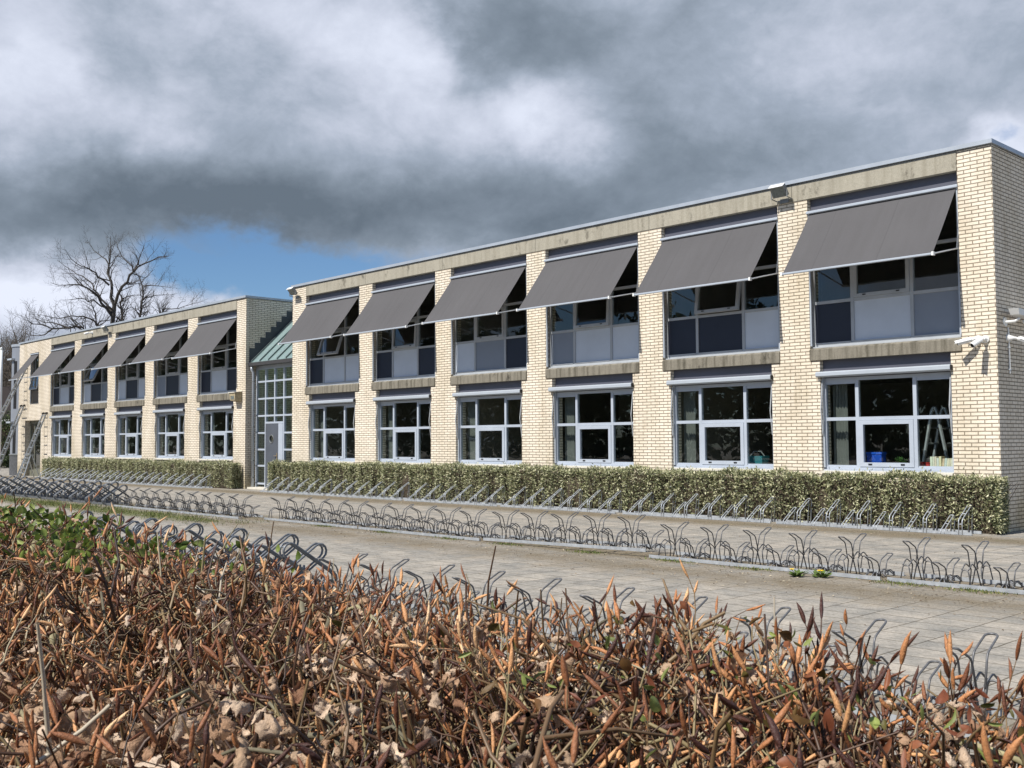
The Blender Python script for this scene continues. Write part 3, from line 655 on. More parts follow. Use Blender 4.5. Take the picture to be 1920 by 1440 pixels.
def lantern():
    root = thing('wall_lantern', 'weathered brown box lantern on the pier beside the downpipe', 'wall lamp', (-31.30, D, 3.03))
    b = MB(); b.hexa([(-.26, -.001, -.16), (.16, -.001, -.16), (.13, -.24, -.13), (-.20, -.24, -.13), (-.26, -.001, .15), (.16, -.001, .15), (.16, -.26, .12), (-.24, -.26, .12)]); b.build('lamp_body', plain('weathered_lamp_housing', (.36, .30, .19, 1), .7, 0, .3, 12), root)
    h = MB(); h.hexa([(-.28, -.001, .152), (.18, -.001, .152), (.18, -.29, .122), (-.26, -.29, .122), (-.28, -.001, .175), (.18, -.001, .175), (.18, -.29, .145), (-.26, -.29, .145)]); h.build('lamp_lid', M_SILL, root)
    g = MB(); g.box(-.15, .08, -.252, -.247, -.09, .08); g.build('lamp_glass', M_LAMPG, root)
lantern()
def bullet_cam(loc, direction, label, length=.24, wall='front'):
    root = thing('security_camera', label, 'security camera', loc, 'white bullet security cameras on the brick')
    n = Vector((0, -1, 0)) if wall == 'front' else Vector((1, 0, 0)); d = Vector(direction).normalized()
    m = MB(); m.cyl((0, 0, 0), n*.035, .065, .062, 16); m.cyl(n*.035, n*.10, .05, .028, 12); m.build('mount', M_WHITE, root, smooth=False)
    a = n*.12; b = MB(); b.tube([n*.09, a, a+d*.05], .02, 8); b.build('arm', M_WHITE, root)
    h = MB(); h.cyl(a+d*.04, a+d*(.04+length), .038, .042, 16); h.build('body', M_WHITE, root, smooth=False)
    u = Vector((0, 0, 1)); u = (u-d*u.dot(d)).normalized(); sv = d.cross(u)
    s = MB(); k = 9; v = []
    for q, t in ((.06, 0), (.04+length+.035, 0)):
        for j in range(k+1):
            an = math.pi*(j/k); v.append(a+d*q+(sv*math.cos(an)+u*math.sin(an))*.05)
    s.add(v, [(j, j+1, j+k+2, j+k+1) for j in range(k)]); s.build('sun_shield', M_WHITE, root)
    l = MB(); l.cyl(a+d*(.04+length), a+d*(.043+length), .033, .033, 16); l.build('lens', M_BLACK, root)
    return root
bullet_cam((-7.10, D, 3.12), (-.80, -.45, -.22), 'white bullet camera pointing left along the wall, below the nearest upper window')
bullet_cam((-6.985, D, 3.11), (-.22, -.9, -.42), 'white bullet camera pointing down at the yard, just left of the brick corner')
bullet_cam((-6.805, D+.42, 3.14), (.75, .35, -.30), 'white bullet camera on the shaded end wall beside the cable pipe', wall='side')
def wall_cam_box():
    root = thing('security_camera', 'large white box camera housing high on the shaded end wall', 'security camera', (-6.805, D+.32, 3.40))
    b = MB(); b.cyl((0, 0, 0), (.02, 0, 0), .075, .075, 12); b.tube([(.02, 0, 0), (.16, 0, 0), (.22, .05, .05)], .022, 8); b.cyl((.20, .25, .0), (.26, .25, .0), .03, .03, 8); b.build('bracket', M_WHITE, root)
    h = MB(); h.hexa([(.12, -.06, .10), (.26, -.06, .10), (.26, .95, .06), (.12, .95, .06), (.11, -.12, .20), (.27, -.12, .20), (.27, 1.0, .16), (.11, 1.0, .16)]); h.build('housing', M_WHITE, root)
wall_cam_box()
def conduit():
    o = MB(); o.tube([(-6.79, D+.42, 3.32), (-6.785, D+.425, 3.0), (-6.785, D+.425, 2.56)], .014, 8)
    for z in (2.62, 2.98): o.box(-6.805, -6.77, D+.395, D+.455, z, z+.02)
    tag(o.build('cable_conduit', M_WHITE, None), 'thin white cable pipe running down the shaded end wall', 'cable pipe')
conduit()
bullet_cam((-43.75, D-.012, 6.14), (-.8, -.5, -.2), 'tiny white camera on the beam of the far left wing', .18)

# ------------------------------------------------------------------ things behind the nearest lower windows
def sill_items():
    y = D+.36
    b = MB(); b.box(-9.29, -9.01, y, y+.16, .986, 1.27); bo = b.build('storage_box', plain('blue_plastic', (.012, .07, .42, 1), .4), None)
    tag(bo, 'blue box on the window sill of the nearest lower window', 'box')
    l = MB(); l.box(-9.30, -9.00, y-.01, y+.17, 1.24, 1.275); l.build('lid', plain('blue_lid', (.015, .085, .46, 1), .4), bo)
    root = thing('potted_plant', 'small green pot plant on the sill right of the blue box', 'plant', (-8.70, y+.06, .986))
    p = MB(); p.cyl((0, 0, 0), (0, 0, .09), .05, .065, 14); p.build('pot', plain('terracotta', (.35, .16, .09, 1), .8), root)
    v = []; f = []
    for i in range(110):
        an = random.uniform(0, 6.28); el = random.uniform(.1, 1.4); rr_ = random.uniform(.05, .15); d = Vector((math.cos(an)*math.cos(el), math.sin(an)*math.cos(el), math.sin(el)*.8)); c = Vector((0, 0, .09))+d*rr_; s = d.cross(Vector((.3, .2, 1))).normalized()*.017; k = len(v)
        v += [c-s, c+d*.03, c+s, c-d*.03]; f.append((k, k+1, k+2, k+3))
    mesh_obj('foliage', v, f, plain('house_plant_green', (.07, .16, .04, 1), .5), root)
    for i, (x, h) in enumerate(((-8.30, .12), (-8.19, .11))):
        c = MB(); c.cyl((x, y+.05, .986), (x, y+.05, .986+h), .05, .05, 16); c.tube([(x+.052*math.cos(a), y+.05+.052*math.sin(a), .986+h) for a in np.linspace(0, 5.9, 14)], .006, 6, closed=True)
        tag(c.build('red_tin', plain('red_tin_paint', (.42, .03, .025, 1), .4), None), ['larger red tin standing left on the sill near the folding ladder', 'red tin next to the books on the window sill'][i], 'tin')
    x = -8.12; i = 0; cols = [(.62, .66, .52), (.66, .62, .50), (.68, .58, .46), (.60, .62, .55), (.70, .62, .40), (.66, .50, .34), (.55, .60, .55), (.72, .66, .5), (.62, .55, .4), (.7, .66, .55)]
    desc = ['pale green', 'cream', 'peach', 'grey-green', 'straw yellow', 'tan', 'sage', 'ivory', 'beige', 'pale sand']
    for i in range(10):
        w = random.uniform(.028, .05); h = random.uniform(.18, .225); t = .02 if i > 4 else 0
        b = MB(); b.hexa([(x, y-.02, .986), (x+w, y-.02, .986), (x+w, y+.13, .986), (x, y+.13, .986), (x+t, y-.02, .986+h), (x+w+t, y-.02, .986+h), (x+w+t, y+.13, .986+h), (x+t, y+.13, .986+h)])
        o = tag(b.build('book', plain('book_cover_%s' % desc[i].replace(' ', '_'), cols[i]+(1,), .7), None), '%s book in the row on the window sill, %s from the left' % (desc[i], ORD[i]), 'book', 'books on the window sill')
        x += w+.004
    # teal basket in the second window
    b = MB(); b.hexa([(-11.80, y, .986), (-11.48, y, .986), (-11.48, y+.2, .986), (-11.80, y+.2, .986), (-11.83, y-.03, 1.19), (-11.45, y-.03, 1.19), (-11.45, y+.23, 1.19), (-11.83, y+.23, 1.19)]); bo = b.build('basket', plain('teal_plastic', (.03, .17, .20, 1), .5), None)
    tag(bo, 'teal basket on the sill of the second lower window', 'basket'); m = MB(); m.tube([(-11.8, y+.1, 1.19), (-11.72, y+.1, 1.28), (-11.56, y+.1, 1.28), (-11.48, y+.1, 1.19)], .012, 6); m.build('handle', M_LAMPB, bo)
    # folding ladder standing inside
    root = thing('folding_ladder', 'silver folding ladder standing inside behind the nearest lower window', 'ladder', (-8.20, D+.72, .05))
    for yy, nm in ((0, 0), (.38, 1)):
        for sx in (-1, 1):
            f = MB(); f.tube([(sx*.42, yy, 0), (sx*.05, yy, 1.92), (sx*.02, yy, 1.99), (0, yy, 2.0)], .03, 6); f.build('rail', M_ALU, root)
    for sx in (-1, 1):
        for k in range(1, 7):
            t = k/7; x = sx*(.42-.37*t); f = MB(); f.cyl((x, 0, 1.92*t), (x, .38, 1.92*t), .016, .016, 8); f.build('rung', M_ALU, root)
sill_items()

# ------------------------------------------------------------------ grey round stair tower, ladders and things at the far left
def tower():
    root = thing('grey_tower', 'grey clad rounded stair tower with a dark brick base at the far end', 'building')
    cx, cy, r = -53.30, D+.80, .90
    M_CLAD = plain('grey_cladding', (.26, .28, .32, 1), .45, .2, .06, 2)
    def ext(z0, z1, off, m, nm):
        b = MB(); n = 40; P = [(cx+(r+off)*math.cos(2*math.pi*i/n), cy+(r+off)*math.sin(2*math.pi*i/n)) for i in range(n)]
        v = [(x, y, z0) for x, y in P]+[(x, y, z1) for x, y in P]
        b.add(v, [(i, (i+1) % n, (i+1) % n+n, i+n) for i in range(n)]+[tuple(range(n-1, -1, -1)), tuple(range(n, 2*n))]); return b.build(nm, m, root)
    ext(1.02, 6.2, 0, M_CLAD, 'wall'); ext(6.2, 6.32, .04, M_ZINC, 'roof_edge'); ext(0, .96, .02, plain('dark_grey_brick', (.085, .088, .095, 1), .8, 0, .3, 14), 'base_wall'); ext(.96, 1.02, .05, M_LAMPB, 'base_cap')
    for z0, z1 in ((3.2, 5.5), (1.05, 2.45)):
        w = MB(); q = []
        for z in (z0, z1):
            for t, rr_ in ((-79, r-.02), (-66, r-.02), (-66, r+.012), (-79, r+.012)): q.append((cx+rr_*math.cos(R(t)), cy+rr_*math.sin(R(t)), z))
        w.hexa(q); w.build('window', M_BLACK, root)
        c = MB(); c.box(cx-.38, cx+.22, D-.24, D+.2, z1+.06, z1+.14); c.build('canopy', M_CASS, root)
tower()
def ladder(base, top, width, label, nr, name='extension_ladder', ext=False):
    root = thing(name, label, 'ladder', base)
    d = Vector(top)-Vector(base)
    for s in (-1, 1):
        b = MB(); x = s*width/2; n = Vector((0, d.z, -d.y)).normalized()*.035
        v = []
        for p in (Vector((x, 0, 0)), d+Vector((x, 0, 0))):
            v += [p+n+Vector((-.014, 0, 0)), p+n+Vector((.014, 0, 0)), p-n+Vector((.014, 0, 0)), p-n+Vector((-.014, 0, 0))]
        b.add(v, [(0, 1, 2, 3)[::-1], (4, 5, 6, 7), (0, 1, 5, 4), (1, 2, 6, 5), (2, 3, 7, 6), (3, 0, 4, 7)]); b.build('rail', M_ALU, root)
        c = MB(); c.cyl(d+Vector((x, -.05, 0)), d+Vector((x, .05, .03)), .04, .04, 8); c.build('end_cap', M_BLACK, root)
    for k in range(nr):
        t = (k+.7)/nr; p = d*t; b = MB(); b.cyl(p-Vector((width/2, 0, 0)), p+Vector((width/2, 0, 0)), .018, .018, 8); b.build('rung', M_ALU, root)
    return root
ladder((-51.75, D-2.35, 0), (-51.75, D-.06, 5.05), .44, 'longest aluminium ladder leaning up to the narrow upper window', 18)
ladder((-51.95, D-1.25, 0), (-51.95, D-.06, 3.3), .42, 'middle-height aluminium ladder leaning on the brick beside the entrance door', 12)
ladder((-49.0, D-1.15, 0), (-49.0, D-.06, 2.87), .40, 'shortest leaning aluminium ladder, just left of the far ground-floor windows', 10)
def stepladder():
    root = thing('step_ladder', 'low weathered step ladder standing at the end of the far hedge', 'ladder', (-48.55, D-.85, 0))
    for s in (-1, 1):
        b = MB(); b.tube([(s*.36, -.35, 0), (s*.26, -.03, 1.0)], .028, 6); b.build('rail', M_ALU, root)
        b = MB(); b.tube([(s*.36, .35, 0), (s*.26, .03, 1.0)], .022, 6); b.build('rear_leg', M_ALU, root)
    for k in range(4):
        z = .22+.22*k; y = -.35+.32*z; w = .36-.10*z; b = MB(); b.box(-w, w, y-.05, y+.05, z-.015, z+.015); b.build('tread', M_ALU, root)
    b = MB(); b.box(-.28, .28, -.13, .13, 1.0, 1.03); b.build('platform', M_ALU, root)
stepladder()

# ------------------------------------------------------------------ clipped hedges against the building
def leaf_tpl():
    v = np.array([(0, 0, 0), (.32, .45, .10), (0, .5, -.02), (-.32, .45, .10), (0, 1, -.08)]); q = np.array([(0, 1, 4, 2), (0, 2, 4, 3)]); return v, q
def instance(tv, tq, pos, dirs, roll, sl, sw):
    """leaf-like template (local +y along dir) at many places"""
    N = len(pos); d = dirs/np.linalg.norm(dirs, axis=1, keepdims=True)
    ref = np.where(np.abs(d[:, 2:3]) < .95, np.array([[0, 0, 1.]]), np.array([[1., 0, 0]])); s = np.cross(d, ref); s /= np.linalg.norm(s, axis=1, keepdims=True); n = np.cross(s, d)
    c, k = np.cos(roll)[:, None], np.sin(roll)[:, None]; s2 = s*c+n*k; n2 = n*c-s*k
    V = pos[:, None, :]+tv[None, :, 0:1]*(s2*sw[:, None])[:, None, :]+tv[None, :, 1:2]*(d*sl[:, None])[:, None, :]+tv[None, :, 2:3]*(n2*sw[:, None])[:, None, :]
    Q = tq[None]+(np.arange(N)*len(tv))[:, None, None]
    return V.reshape(-1, 3), Q.reshape(-1, tq.shape[1])
M_LEAF = ramp_mat('variegated_shaded_leaf', [(0, (.03, .04, .02, 1)), (.3, (.10, .12, .06, 1)), (.5, (.28, .30, .15, 1)), (.72, (.50, .50, .30, 1)), (1, (.64, .61, .40, 1))], .42, .5, .12)
M_HTWIG = plain('hedge_twig', (.06, .045, .03, 1), .9)
def clipped_hedge(x0, x1, y0, y1, h, n, label):
    root = thing('hedge', label, 'hedge', (0, 0, 0))
    g = np.random.default_rng(int(abs(x0)*10))
    fr = g.random(n); kind = g.choice(4, n, p=[.60, .31, .045, .045])
    x = x0+(x1-x0)*fr; bump = .06*np.sin(x*2.1)+.05*np.sin(x*5.3+1)+.05*np.sin(x*11)+.04*np.sin(x*23+2)
    dep = np.abs(g.normal(0, .06, n)); y = np.empty(n); z = np.empty(n); nx = np.zeros((n, 3)); stray = g.random(n) < .025
    a = kind == 0; y[a] = y0+dep[a]-.6*bump[a]; z[a] = .04+(h-.04)*g.random(a.sum())**.8; nx[a] = (0, -1, .35)
    y[stray & a] -= g.uniform(.02, .08, (stray & a).sum())
    a = kind == 1; y[a] = y0+(y1-y0)*g.random(a.sum()); z[a] = h-dep[a]+.5*bump[a]+.015; z[stray & a] += g.uniform(.03, .10, (stray & a).sum()); nx[a] = (0, -.25, 1)
    for kk, xx, sg in ((2, x0, -1), (3, x1, 1)):
        a = kind == kk; x[a] = xx-sg*dep[a]; y[a] = y0+(y1-y0)*g.random(a.sum()); z[a] = .04+h*.96*g.random(a.sum()); nx[a] = (sg, -.2, .3)
    d = nx+g.normal(0, .75, (n, 3)); pos = np.stack([x, y, z], 1)
    V, Q = instance(*leaf_tpl(), pos, d, g.uniform(0, 6.28, n), g.uniform(.045, .085, n), g.uniform(.026, .045, n))
    lv = np.clip(.74-dep*4.5+g.normal(0, .27, n), 0, 1)  # random leaf tone, plus inner shade put into the colour: deeper leaves darker
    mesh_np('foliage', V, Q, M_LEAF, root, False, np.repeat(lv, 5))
    # woody inside
    m = int((x1-x0)*60); t = MB()
    for i in range(m):
        px, py = g.uniform(x0+.05, x1-.05), g.uniform(y0+.1, y1-.05); t.tube([(px, py, 0), (px+g.normal(0, .08), py+g.normal(0, .06), h*.5), (px+g.normal(0, .14), py+g.normal(0, .1), h*.93)], [.009, .006, .003], 4, cap=False)
    t.build('branches', M_HTWIG, root)
    # solid dark core, not twigs, added to block the hedge's inside; uneven skin
    k = max(20, int((x1-x0)*7)); xs = np.linspace(x0+.1, x1-.1, k); v = []; f = []
    for i, xx in enumerate(xs):
        b = .03*math.sin(xx*4.1)+.03*g.normal(); v += [(xx, y0+.13+b, 0), (xx, y0+.11+b, h*.55), (xx, y0+.16+b, h-.10+b), (xx, y1-.08, h-.10-b), (xx, y1-.05, 0)]
        if i: f += [(5*i-5+j, 5*i+j, 5*i+j+1, 5*i-4+j)[::-1] for j in range(4)]
    f += [(0, 1, 2, 3, 4), tuple(5*k-5+j for j in (4, 3, 2, 1, 0))]; mesh_obj('dark_core', v, f, M_HTWIG, root)
clipped_hedge(-28.75, -6.70, 16.73, 17.10, .875, 52000, 'long clipped pale green hedge in front of the near wing')
clipped_hedge(-48.1, -31.05, 16.68, 17.10, .82, 28000, 'clipped pale green hedge in front of the far left wing, with a dark right end')

# ------------------------------------------------------------------ bicycle racks
def wire(pts, r, mat, name, k=6):
    m = MB(); m.tube(pts, r, k); return m
def rail_mesh(length, ys, w=.045):
    m = MB()
    for y in ys:
        m.box(-length/2, length/2, y-.004, y+.004, .004, .004+w); m.box(-length/2, length/2, y+.004, y+w, .0045, .0105)
    return m
def round_path(pts, rad=.03, n=3):
    P = [Vector(p) for p in pts]; out = [P[0]]
    for a, b, c in zip(P, P[1:], P[2:]):
        u = (a-b); v = (c-b); ra = min(rad, u.length*.45, v.length*.45); p0 = b+u.normalized()*ra; p1 = b+v.normalized()*ra
        for i in range(n+1):
            t = i/n; out.append(p0*(1-t)**2+b*2*t*(1-t)+p1*t*t)
    return out+[P[-1]]
PROTO = {}
def proto(key, mb, name, mat, parent, smooth=True):
    if key not in PROTO: PROTO[key] = mb().build(name, mat, parent, smooth=smooth); return PROTO[key]
    o = PROTO[key].copy(); COL.objects.link(o); o.parent = parent; o.name = name; return o
def slant_holder(z0, z1):
    def f():
        m = MB()
        for x in (-.028, .028):
            m.tube(round_path([(x, 0, .01), (x, 0, z0), (x, .36, z1), (x, .40, z1-.05), (x, .345, .02)], .05), .0085, 6)
        m.tube([(-.028, 0, z0*.72), (.028, 0, z0*.72)], .007, 6); m.tube([(-.028, .36, z1), (.028, .36, z1)], .0075, 6); m.tube([(-.028, .15, z0+(z1-z0)*.42), (.028, .15, z0+(z1-z0)*.42)], .006, 6)
        return m
    return f
def slant_rack(x, y, n, pitch, label):
    root = thing('bike_rack', label, 'bike rack', (x, y, 0), 'single-sided bike racks along the building hedges')
    L_ = n*pitch+.06
    proto(('srail', n, pitch), lambda: rail_mesh(L_, (0, .36), .045), 'base_rail', M_GALV, root, False)
    for i in range(n):
        px = (i-(n-1)/2)*pitch
        o = proto('slant_hi', slant_holder(.235, .45), 'tall_wheel_holder', M_GALV, root); o.location = (px+pitch*.25, 0, 0)
        o = proto('slant_lo', slant_holder(.06, .28), 'low_wheel_holder', M_GALV, root); o.location = (px-pitch*.25, 0, 0)
    return root
def ear_holder(high):
    def f():
        m = MB(); zl, zp, zw, ze, zt = (.185, .245, .18, .36, .432) if high else (.03, .075, .03, .175, .235)
        r = .0068
        for s in (-1, 1):
            if high: m.tube(round_path([(-.062, s*.27, .01), (-.030, s*.26, zl), (.030, s*.26, zl), (.062, s*.27, .01)], .03), r, 6)
            for x in (-.034, .034):
                m.tube(round_path([(x, s*.26, zl), (x, s*.17, zp), (x*.8, s*.05, zw), (x*1.7, s*.03, .01)], .03), r, 6)
            # the ear: a loop bent outwards
            e = [(-.040, s*.05, zw), (-.036, s*.10, ze), (-.034, s*.25, zt)]
            e2 = [(-a, b, c) for a, b, c in reversed(e)]
            m.tube(round_path(e+[(-.012, s*.272, zt+.004), (.012, s*.272, zt+.004)]+e2, .03), r, 6)
            if not high:
                m.tube(round_path([(-.075, s*.20, .01), (-.03, s*.13, zp), (.03, s*.05, .012)], .02), r, 6); m.tube(round_path([(.075, s*.20, .01), (.03, s*.13, zp), (-.03, s*.05, .012)], .02), r, 6)
        return m
    return f
def ear_rack(x, y, n, pitch, label, lift=0.0):
    root = thing('bike_rack', label, 'bike rack', (x, y, 0), 'double-sided wire bike racks in the yard')
    L_ = n*pitch+.04
    proto(('erail', n, pitch), lambda: rail_mesh(L_, (-.29, .25), .042), 'base_rail', M_GALV, root, False)
    for i in range(n):
        px = (i-(n-1)/2)*pitch
        o = proto('ear_hi', ear_holder(True), 'tall_wheel_holder', M_WIRE, root); o.location = (px-pitch*.22, 0, 0)
        o = proto('ear_lo', ear_holder(False), 'low_wheel_holder', M_WIRE, root); o.location = (px+pitch*.28, 0, 0)
    root.rotation_euler = (0, -lift, 0)
    return root
def loop_holder(s, zoff):
    def f():
        m = MB(); L_, rad, sl = .62, .075, R(34); k = 7
        c, sn = math.cos(sl), math.sin(sl)
        for x in (-.035, .035):
            pts = []
            for t in np.linspace(-math.pi/2, math.pi/2, k): pts.append((L_-rad+rad*math.cos(t), rad*math.sin(t)))
            for t in np.linspace(math.pi/2, 3*math.pi/2, k): pts.append((rad+rad*math.cos(t)-rad, rad*math.sin(t)))
            P = [(x, s*(-.20+u*c-v*sn), zoff+.10+u*sn+v*c) for u, v in pts]
            m.tube(P, .0115, 8, closed=True)
        m.tube([(-.035, s*(-.20+(L_)*c), zoff+.10+L_*sn), (.035, s*(-.20+L_*c), zoff+.10+L_*sn)], .008, 6)
        for x in (-.035, .035): m.tube([(x, s*-.17, .01), (x, s*-.17, zoff+.13)], .011, 6); m.tube([(x, s*.10, .01), (x, s*.10, zoff+.26)], .011, 6)
        return m
    return f
def loop_rack(x, y, n, pitch, label):
    root = thing('bike_rack', label, 'bike rack', (x, y, 0), 'double-sided bike racks with thick steel loops')
    L_ = n*pitch+.1; proto(('lrail', n, pitch), lambda: rail_mesh(L_, (-.2, .2), .06), 'base_rail', M_TUBE, root, False)
    for i in range(n):
        px = (i-(n-1)/2)*pitch
        for j, (s, zo) in enumerate(((1, .06), (-1, .0), (1, .0), (-1, .06))):
            o = proto('loop%d' % j, loop_holder(s, zo), 'wheel_loop', M_TUBE, root); o.location = (px-pitch*.375+pitch*.25*j, 0, 0)
    return root
# along the near hedge, from the brick corner leftwards
x = -6.98
for i in range(6):
    n = 6; L_ = n*.572+.06
    slant_rack(x-L_/2, 16.38, n, .572, 'grey slanted bike rack against the near hedge, %s section from the brick corner' % ORD[i]); x -= L_+(.12 if i != 1 else .2)
x = -32.2
for i in range(5):
    n = 5; L_ = n*.60+.06
    slant_rack(x-L_/2, 16.30, n, .60, 'grey slanted bike rack against the far hedge, %s section left of the stairwell' % ORD[i]); x -= L_+.03
# the middle row
x = -2.25
for i in range(5):
    n = 5; L_ = n*.62+.04
    o = ear_rack(x-L_/2, 10.82-.02*(i % 2), n, .62, 'dark wire bike rack in the middle row, %s section from the right' % ORD[i], R(1.0) if i == 2 else 0); x -= L_+.07
    if i == 2: o.location.z = .04
x = -18.75
for i in range(2):
    n = 5; L_ = n*.59+.04
    ear_rack(x-L_/2, 10.55, n, .59, 'dark wire bike rack beside the grass strip, %s of two' % ('right' if i == 0 else 'left')); x -= L_+.03
for i in range(3):
    n = 4; L_ = n*1.06+.1
    loop_rack(x-L_/2-.1, 10.5, n, 1.06, 'thick steel loop bike rack in the middle row, %s section left of wire racks' % ORD[i]); x -= L_+.05
# the row right behind the beech hedge
x = -1.92
for i in range(2):
    n = 5; L_ = n*.64+.04
    ear_rack(x-L_/2, 5.60, n, .64, 'wire bike rack just behind the brown hedge, %s' % ('right section' if i == 0 else 'middle section beside the thick loops')); x -= L_+.05
x -= .12
for i in range(2):
    n = 3; L_ = n*1.06+.1
    loop_rack(x-L_/2, 5.60, n, 1.06, 'thick steel loop bike rack behind the brown hedge, %s' % ('nearest section' if i == 0 else 'left section, mostly hidden')); x -= L_+.05

# ------------------------------------------------------------------ grass strip, weeds, dandelions
def grass():
    g = np.random.default_rng(5); n = 16000
    x = g.uniform(-36, -17.5, n); y = 9.65+g.normal(0, .33, n)+.12*np.sin(x*1.7); keep = (g.random(n) < np.clip((-x-16.5)/4, .1, 1)) & (np.sin(x*3.1+y*5)+g.normal(0, .6, n) > -.7); x, y = x[keep], y[keep]; n = len(x)
    pos = np.stack([x, y, np.zeros(n)], 1); d = np.stack([g.normal(0, .5, n), g.normal(0, .5, n), np.ones(n)], 1)
    tv = np.array([(-.5, 0, 0), (.5, 0, 0), (.25, .6, .1), (-.15, 1, .3)]); tq = np.array([(0, 1, 2, 3)])
    V, Q = instance(tv, tq, pos, d, g.uniform(0, 6.28, n), g.uniform(.02, .06, n), g.uniform(.006, .012, n))
    o = mesh_np('grass', V, Q, ramp_mat('short_grass', [(0, (.07, .10, .025, 1)), (.6, (.13, .16, .045, 1)), (1, (.25, .22, .09, 1))], .7, .2), None, False, np.repeat(g.random(n), 4))
    struct(o, 'stuff'); tag(o, 'thin strip of short grass and moss beside the middle bike racks', 'grass')
    n = 2600; xs = g.choice([-9.6, -8.2, -7.0, -5.2, -4.4, -12.5, -14.2, -16, -11.2, -3.6], n)+g.normal(0, .16, n); y = 10.45+g.normal(0, .07, n)
    pos = np.stack([xs, y, np.zeros(n)], 1); d = np.stack([g.normal(0, .7, n), g.normal(0, .7, n), np.ones(n)], 1)
    V, Q = instance(tv, tq, pos, d, g.uniform(0, 6.28, n), g.uniform(.012, .04, n), g.uniform(.006, .012, n))
    o = mesh_np('weeds', V, Q, bpy.data.materials['short_grass'], None, False, np.repeat(g.random(n), 4)); struct(o, 'stuff'); tag(o, 'sparse weeds growing along the foot of the middle racks', 'weeds')
grass()
def litter():
    """dry leaf crumbs blown against the racks"""
    g = np.random.default_rng(15); n = 5200
    y = np.where(g.random(n) < .6, 10.0+g.normal(0, .5, n), np.where(g.random(n) < .5, 15.9+g.normal(0, .35, n), g.uniform(5, 16, n))); x = g.uniform(-30, -1, n)
    pos = np.stack([x, y, np.full(n, .006)], 1); d = np.stack([g.normal(0, 1, n), g.normal(0, 1, n), np.abs(g.normal(0, .25, n))], 1)
    V, Q = instance(*leaf_tpl(), pos, d, g.uniform(-.5, .5, n), g.uniform(.012, .045, n), g.uniform(.01, .03, n))
    o = mesh_np('leaf_litter', V, Q, ramp_mat('dry_leaf_litter', [(0, (.08, .05, .03, 1)), (.5, (.25, .18, .11, 1)), (1, (.52, .45, .33, 1))], .8, .2), None, False, np.repeat(g.random(n), 5)); struct(o, 'stuff'); tag(o, 'dry leaf crumbs scattered over the paving around the racks', 'leaf litter')
litter()
def dandelion(x, y, nf, label):
    root = thing('dandelion', label, 'dandelion', (x, y, 0), 'dandelions by the middle bike rack')
    g = np.random.default_rng(int(abs(x*100))); n = 34; an = g.uniform(0, 6.28, n)
    d = np.stack([np.cos(an), np.sin(an), g.uniform(.15, .9, n)], 1); tv = np.array([(0, 0, 0), (.35, .4, .1), (.5, .75, .05), (0, 1, -.15), (-.5, .75, .05), (-.35, .4, .1)]); tq = np.array([(0, 1, 2, 3), (0, 3, 4, 5)])
    V, Q = instance(tv, tq, np.zeros((n, 3))+g.normal(0, .02, (n, 3))*np.array([1, 1, 0]), d, g.normal(0, .3, n), g.uniform(.07, .15, n), g.uniform(.025, .04, n))
    mesh_np('leaves', V, Q, plain('dandelion_leaf', (.10, .15, .035, 1), .6), root)
    for i in range(nf):
        fx, fy, h = g.normal(0, .05), g.normal(0, .04)-.02, g.uniform(.06, .1); m = MB()
        m.tube([(0, 0, 0), (fx, fy, h)], .003, 5); s = m.build('stalk', bpy.data.materials['dandelion_leaf'], root)
        f = MB(); k = 14; v = [(fx, fy, h+.014)]+[(fx+.028*math.cos(6.283*j/k)*(1 if j % 2 else .75), fy+.028*math.sin(6.283*j/k)*(1 if j % 2 else .75), h+.004+.008*(j % 2)) for j in range(k)]+[(fx, fy, h-.006)]
        f.add(v, [(0, j+1, (j+1) % k+1) for j in range(k)]+[(k+1, (j+1) % k+1, j+1) for j in range(k)]); f.build('flower', plain('dandelion_yellow', (.80, .55, .02, 1), .6), root)
dandelion(-6.28, 10.22, 1, 'dandelion with one open yellow flower, the left one by the rack rail')
dandelion(-6.06, 10.33, 2, 'dandelion clump with yellow flowers right beside the rack rail')

# ------------------------------------------------------------------ bare trees behind the wing
M_BARK = plain('bare_tree_bark', (.052, .045, .040, 1), .9, 0, .35, 8)
M_TWIG = plain('far_twig_bark', (.085, .070, .055, 1), .9, 0, .3, 5)
def grow(m, g, p, d, L_, r, lev, gravity=.0, k=5, spread=.75):
    """one limb with side shoots"""
    n = 4 if lev else 3; pts = [p]; dd = d.normalized(); rad = [r]
    for i in range(n):
        dd = (dd+Vector(g.normal(0, .16, 3))+Vector((0, 0, .10+gravity))).normalized(); pts.append(pts[-1]+dd*(L_/n)); rad.append(r*(1-.55*(i+1)/n))
    m.tube(pts, rad, 5 if r > .03 else 3, cap=False)
    if lev <= 0: return
    c = k if lev > 1 else k+1
    for j in range(c):
        t = .22+.78*(j+g.random())/c; i = min(int(t*n), n-1); q = pts[i].lerp(pts[i+1], t*n-i); ax = (pts[i+1]-pts[i]).normalized()
        s = ax.cross(Vector(g.normal(0, 1, 3))).normalized(); nd = ax*(1-spread*.55)+s*spread
        grow(m, g, q, nd, L_*g.uniform(.42, .62), max(r*(1-.55*t)*.55, .013 if spread > .78 else .006), lev-1, gravity, k, spread)
    grow(m, g, pts[-1], dd, L_*.6, rad[-1], lev-1, gravity, k, spread)
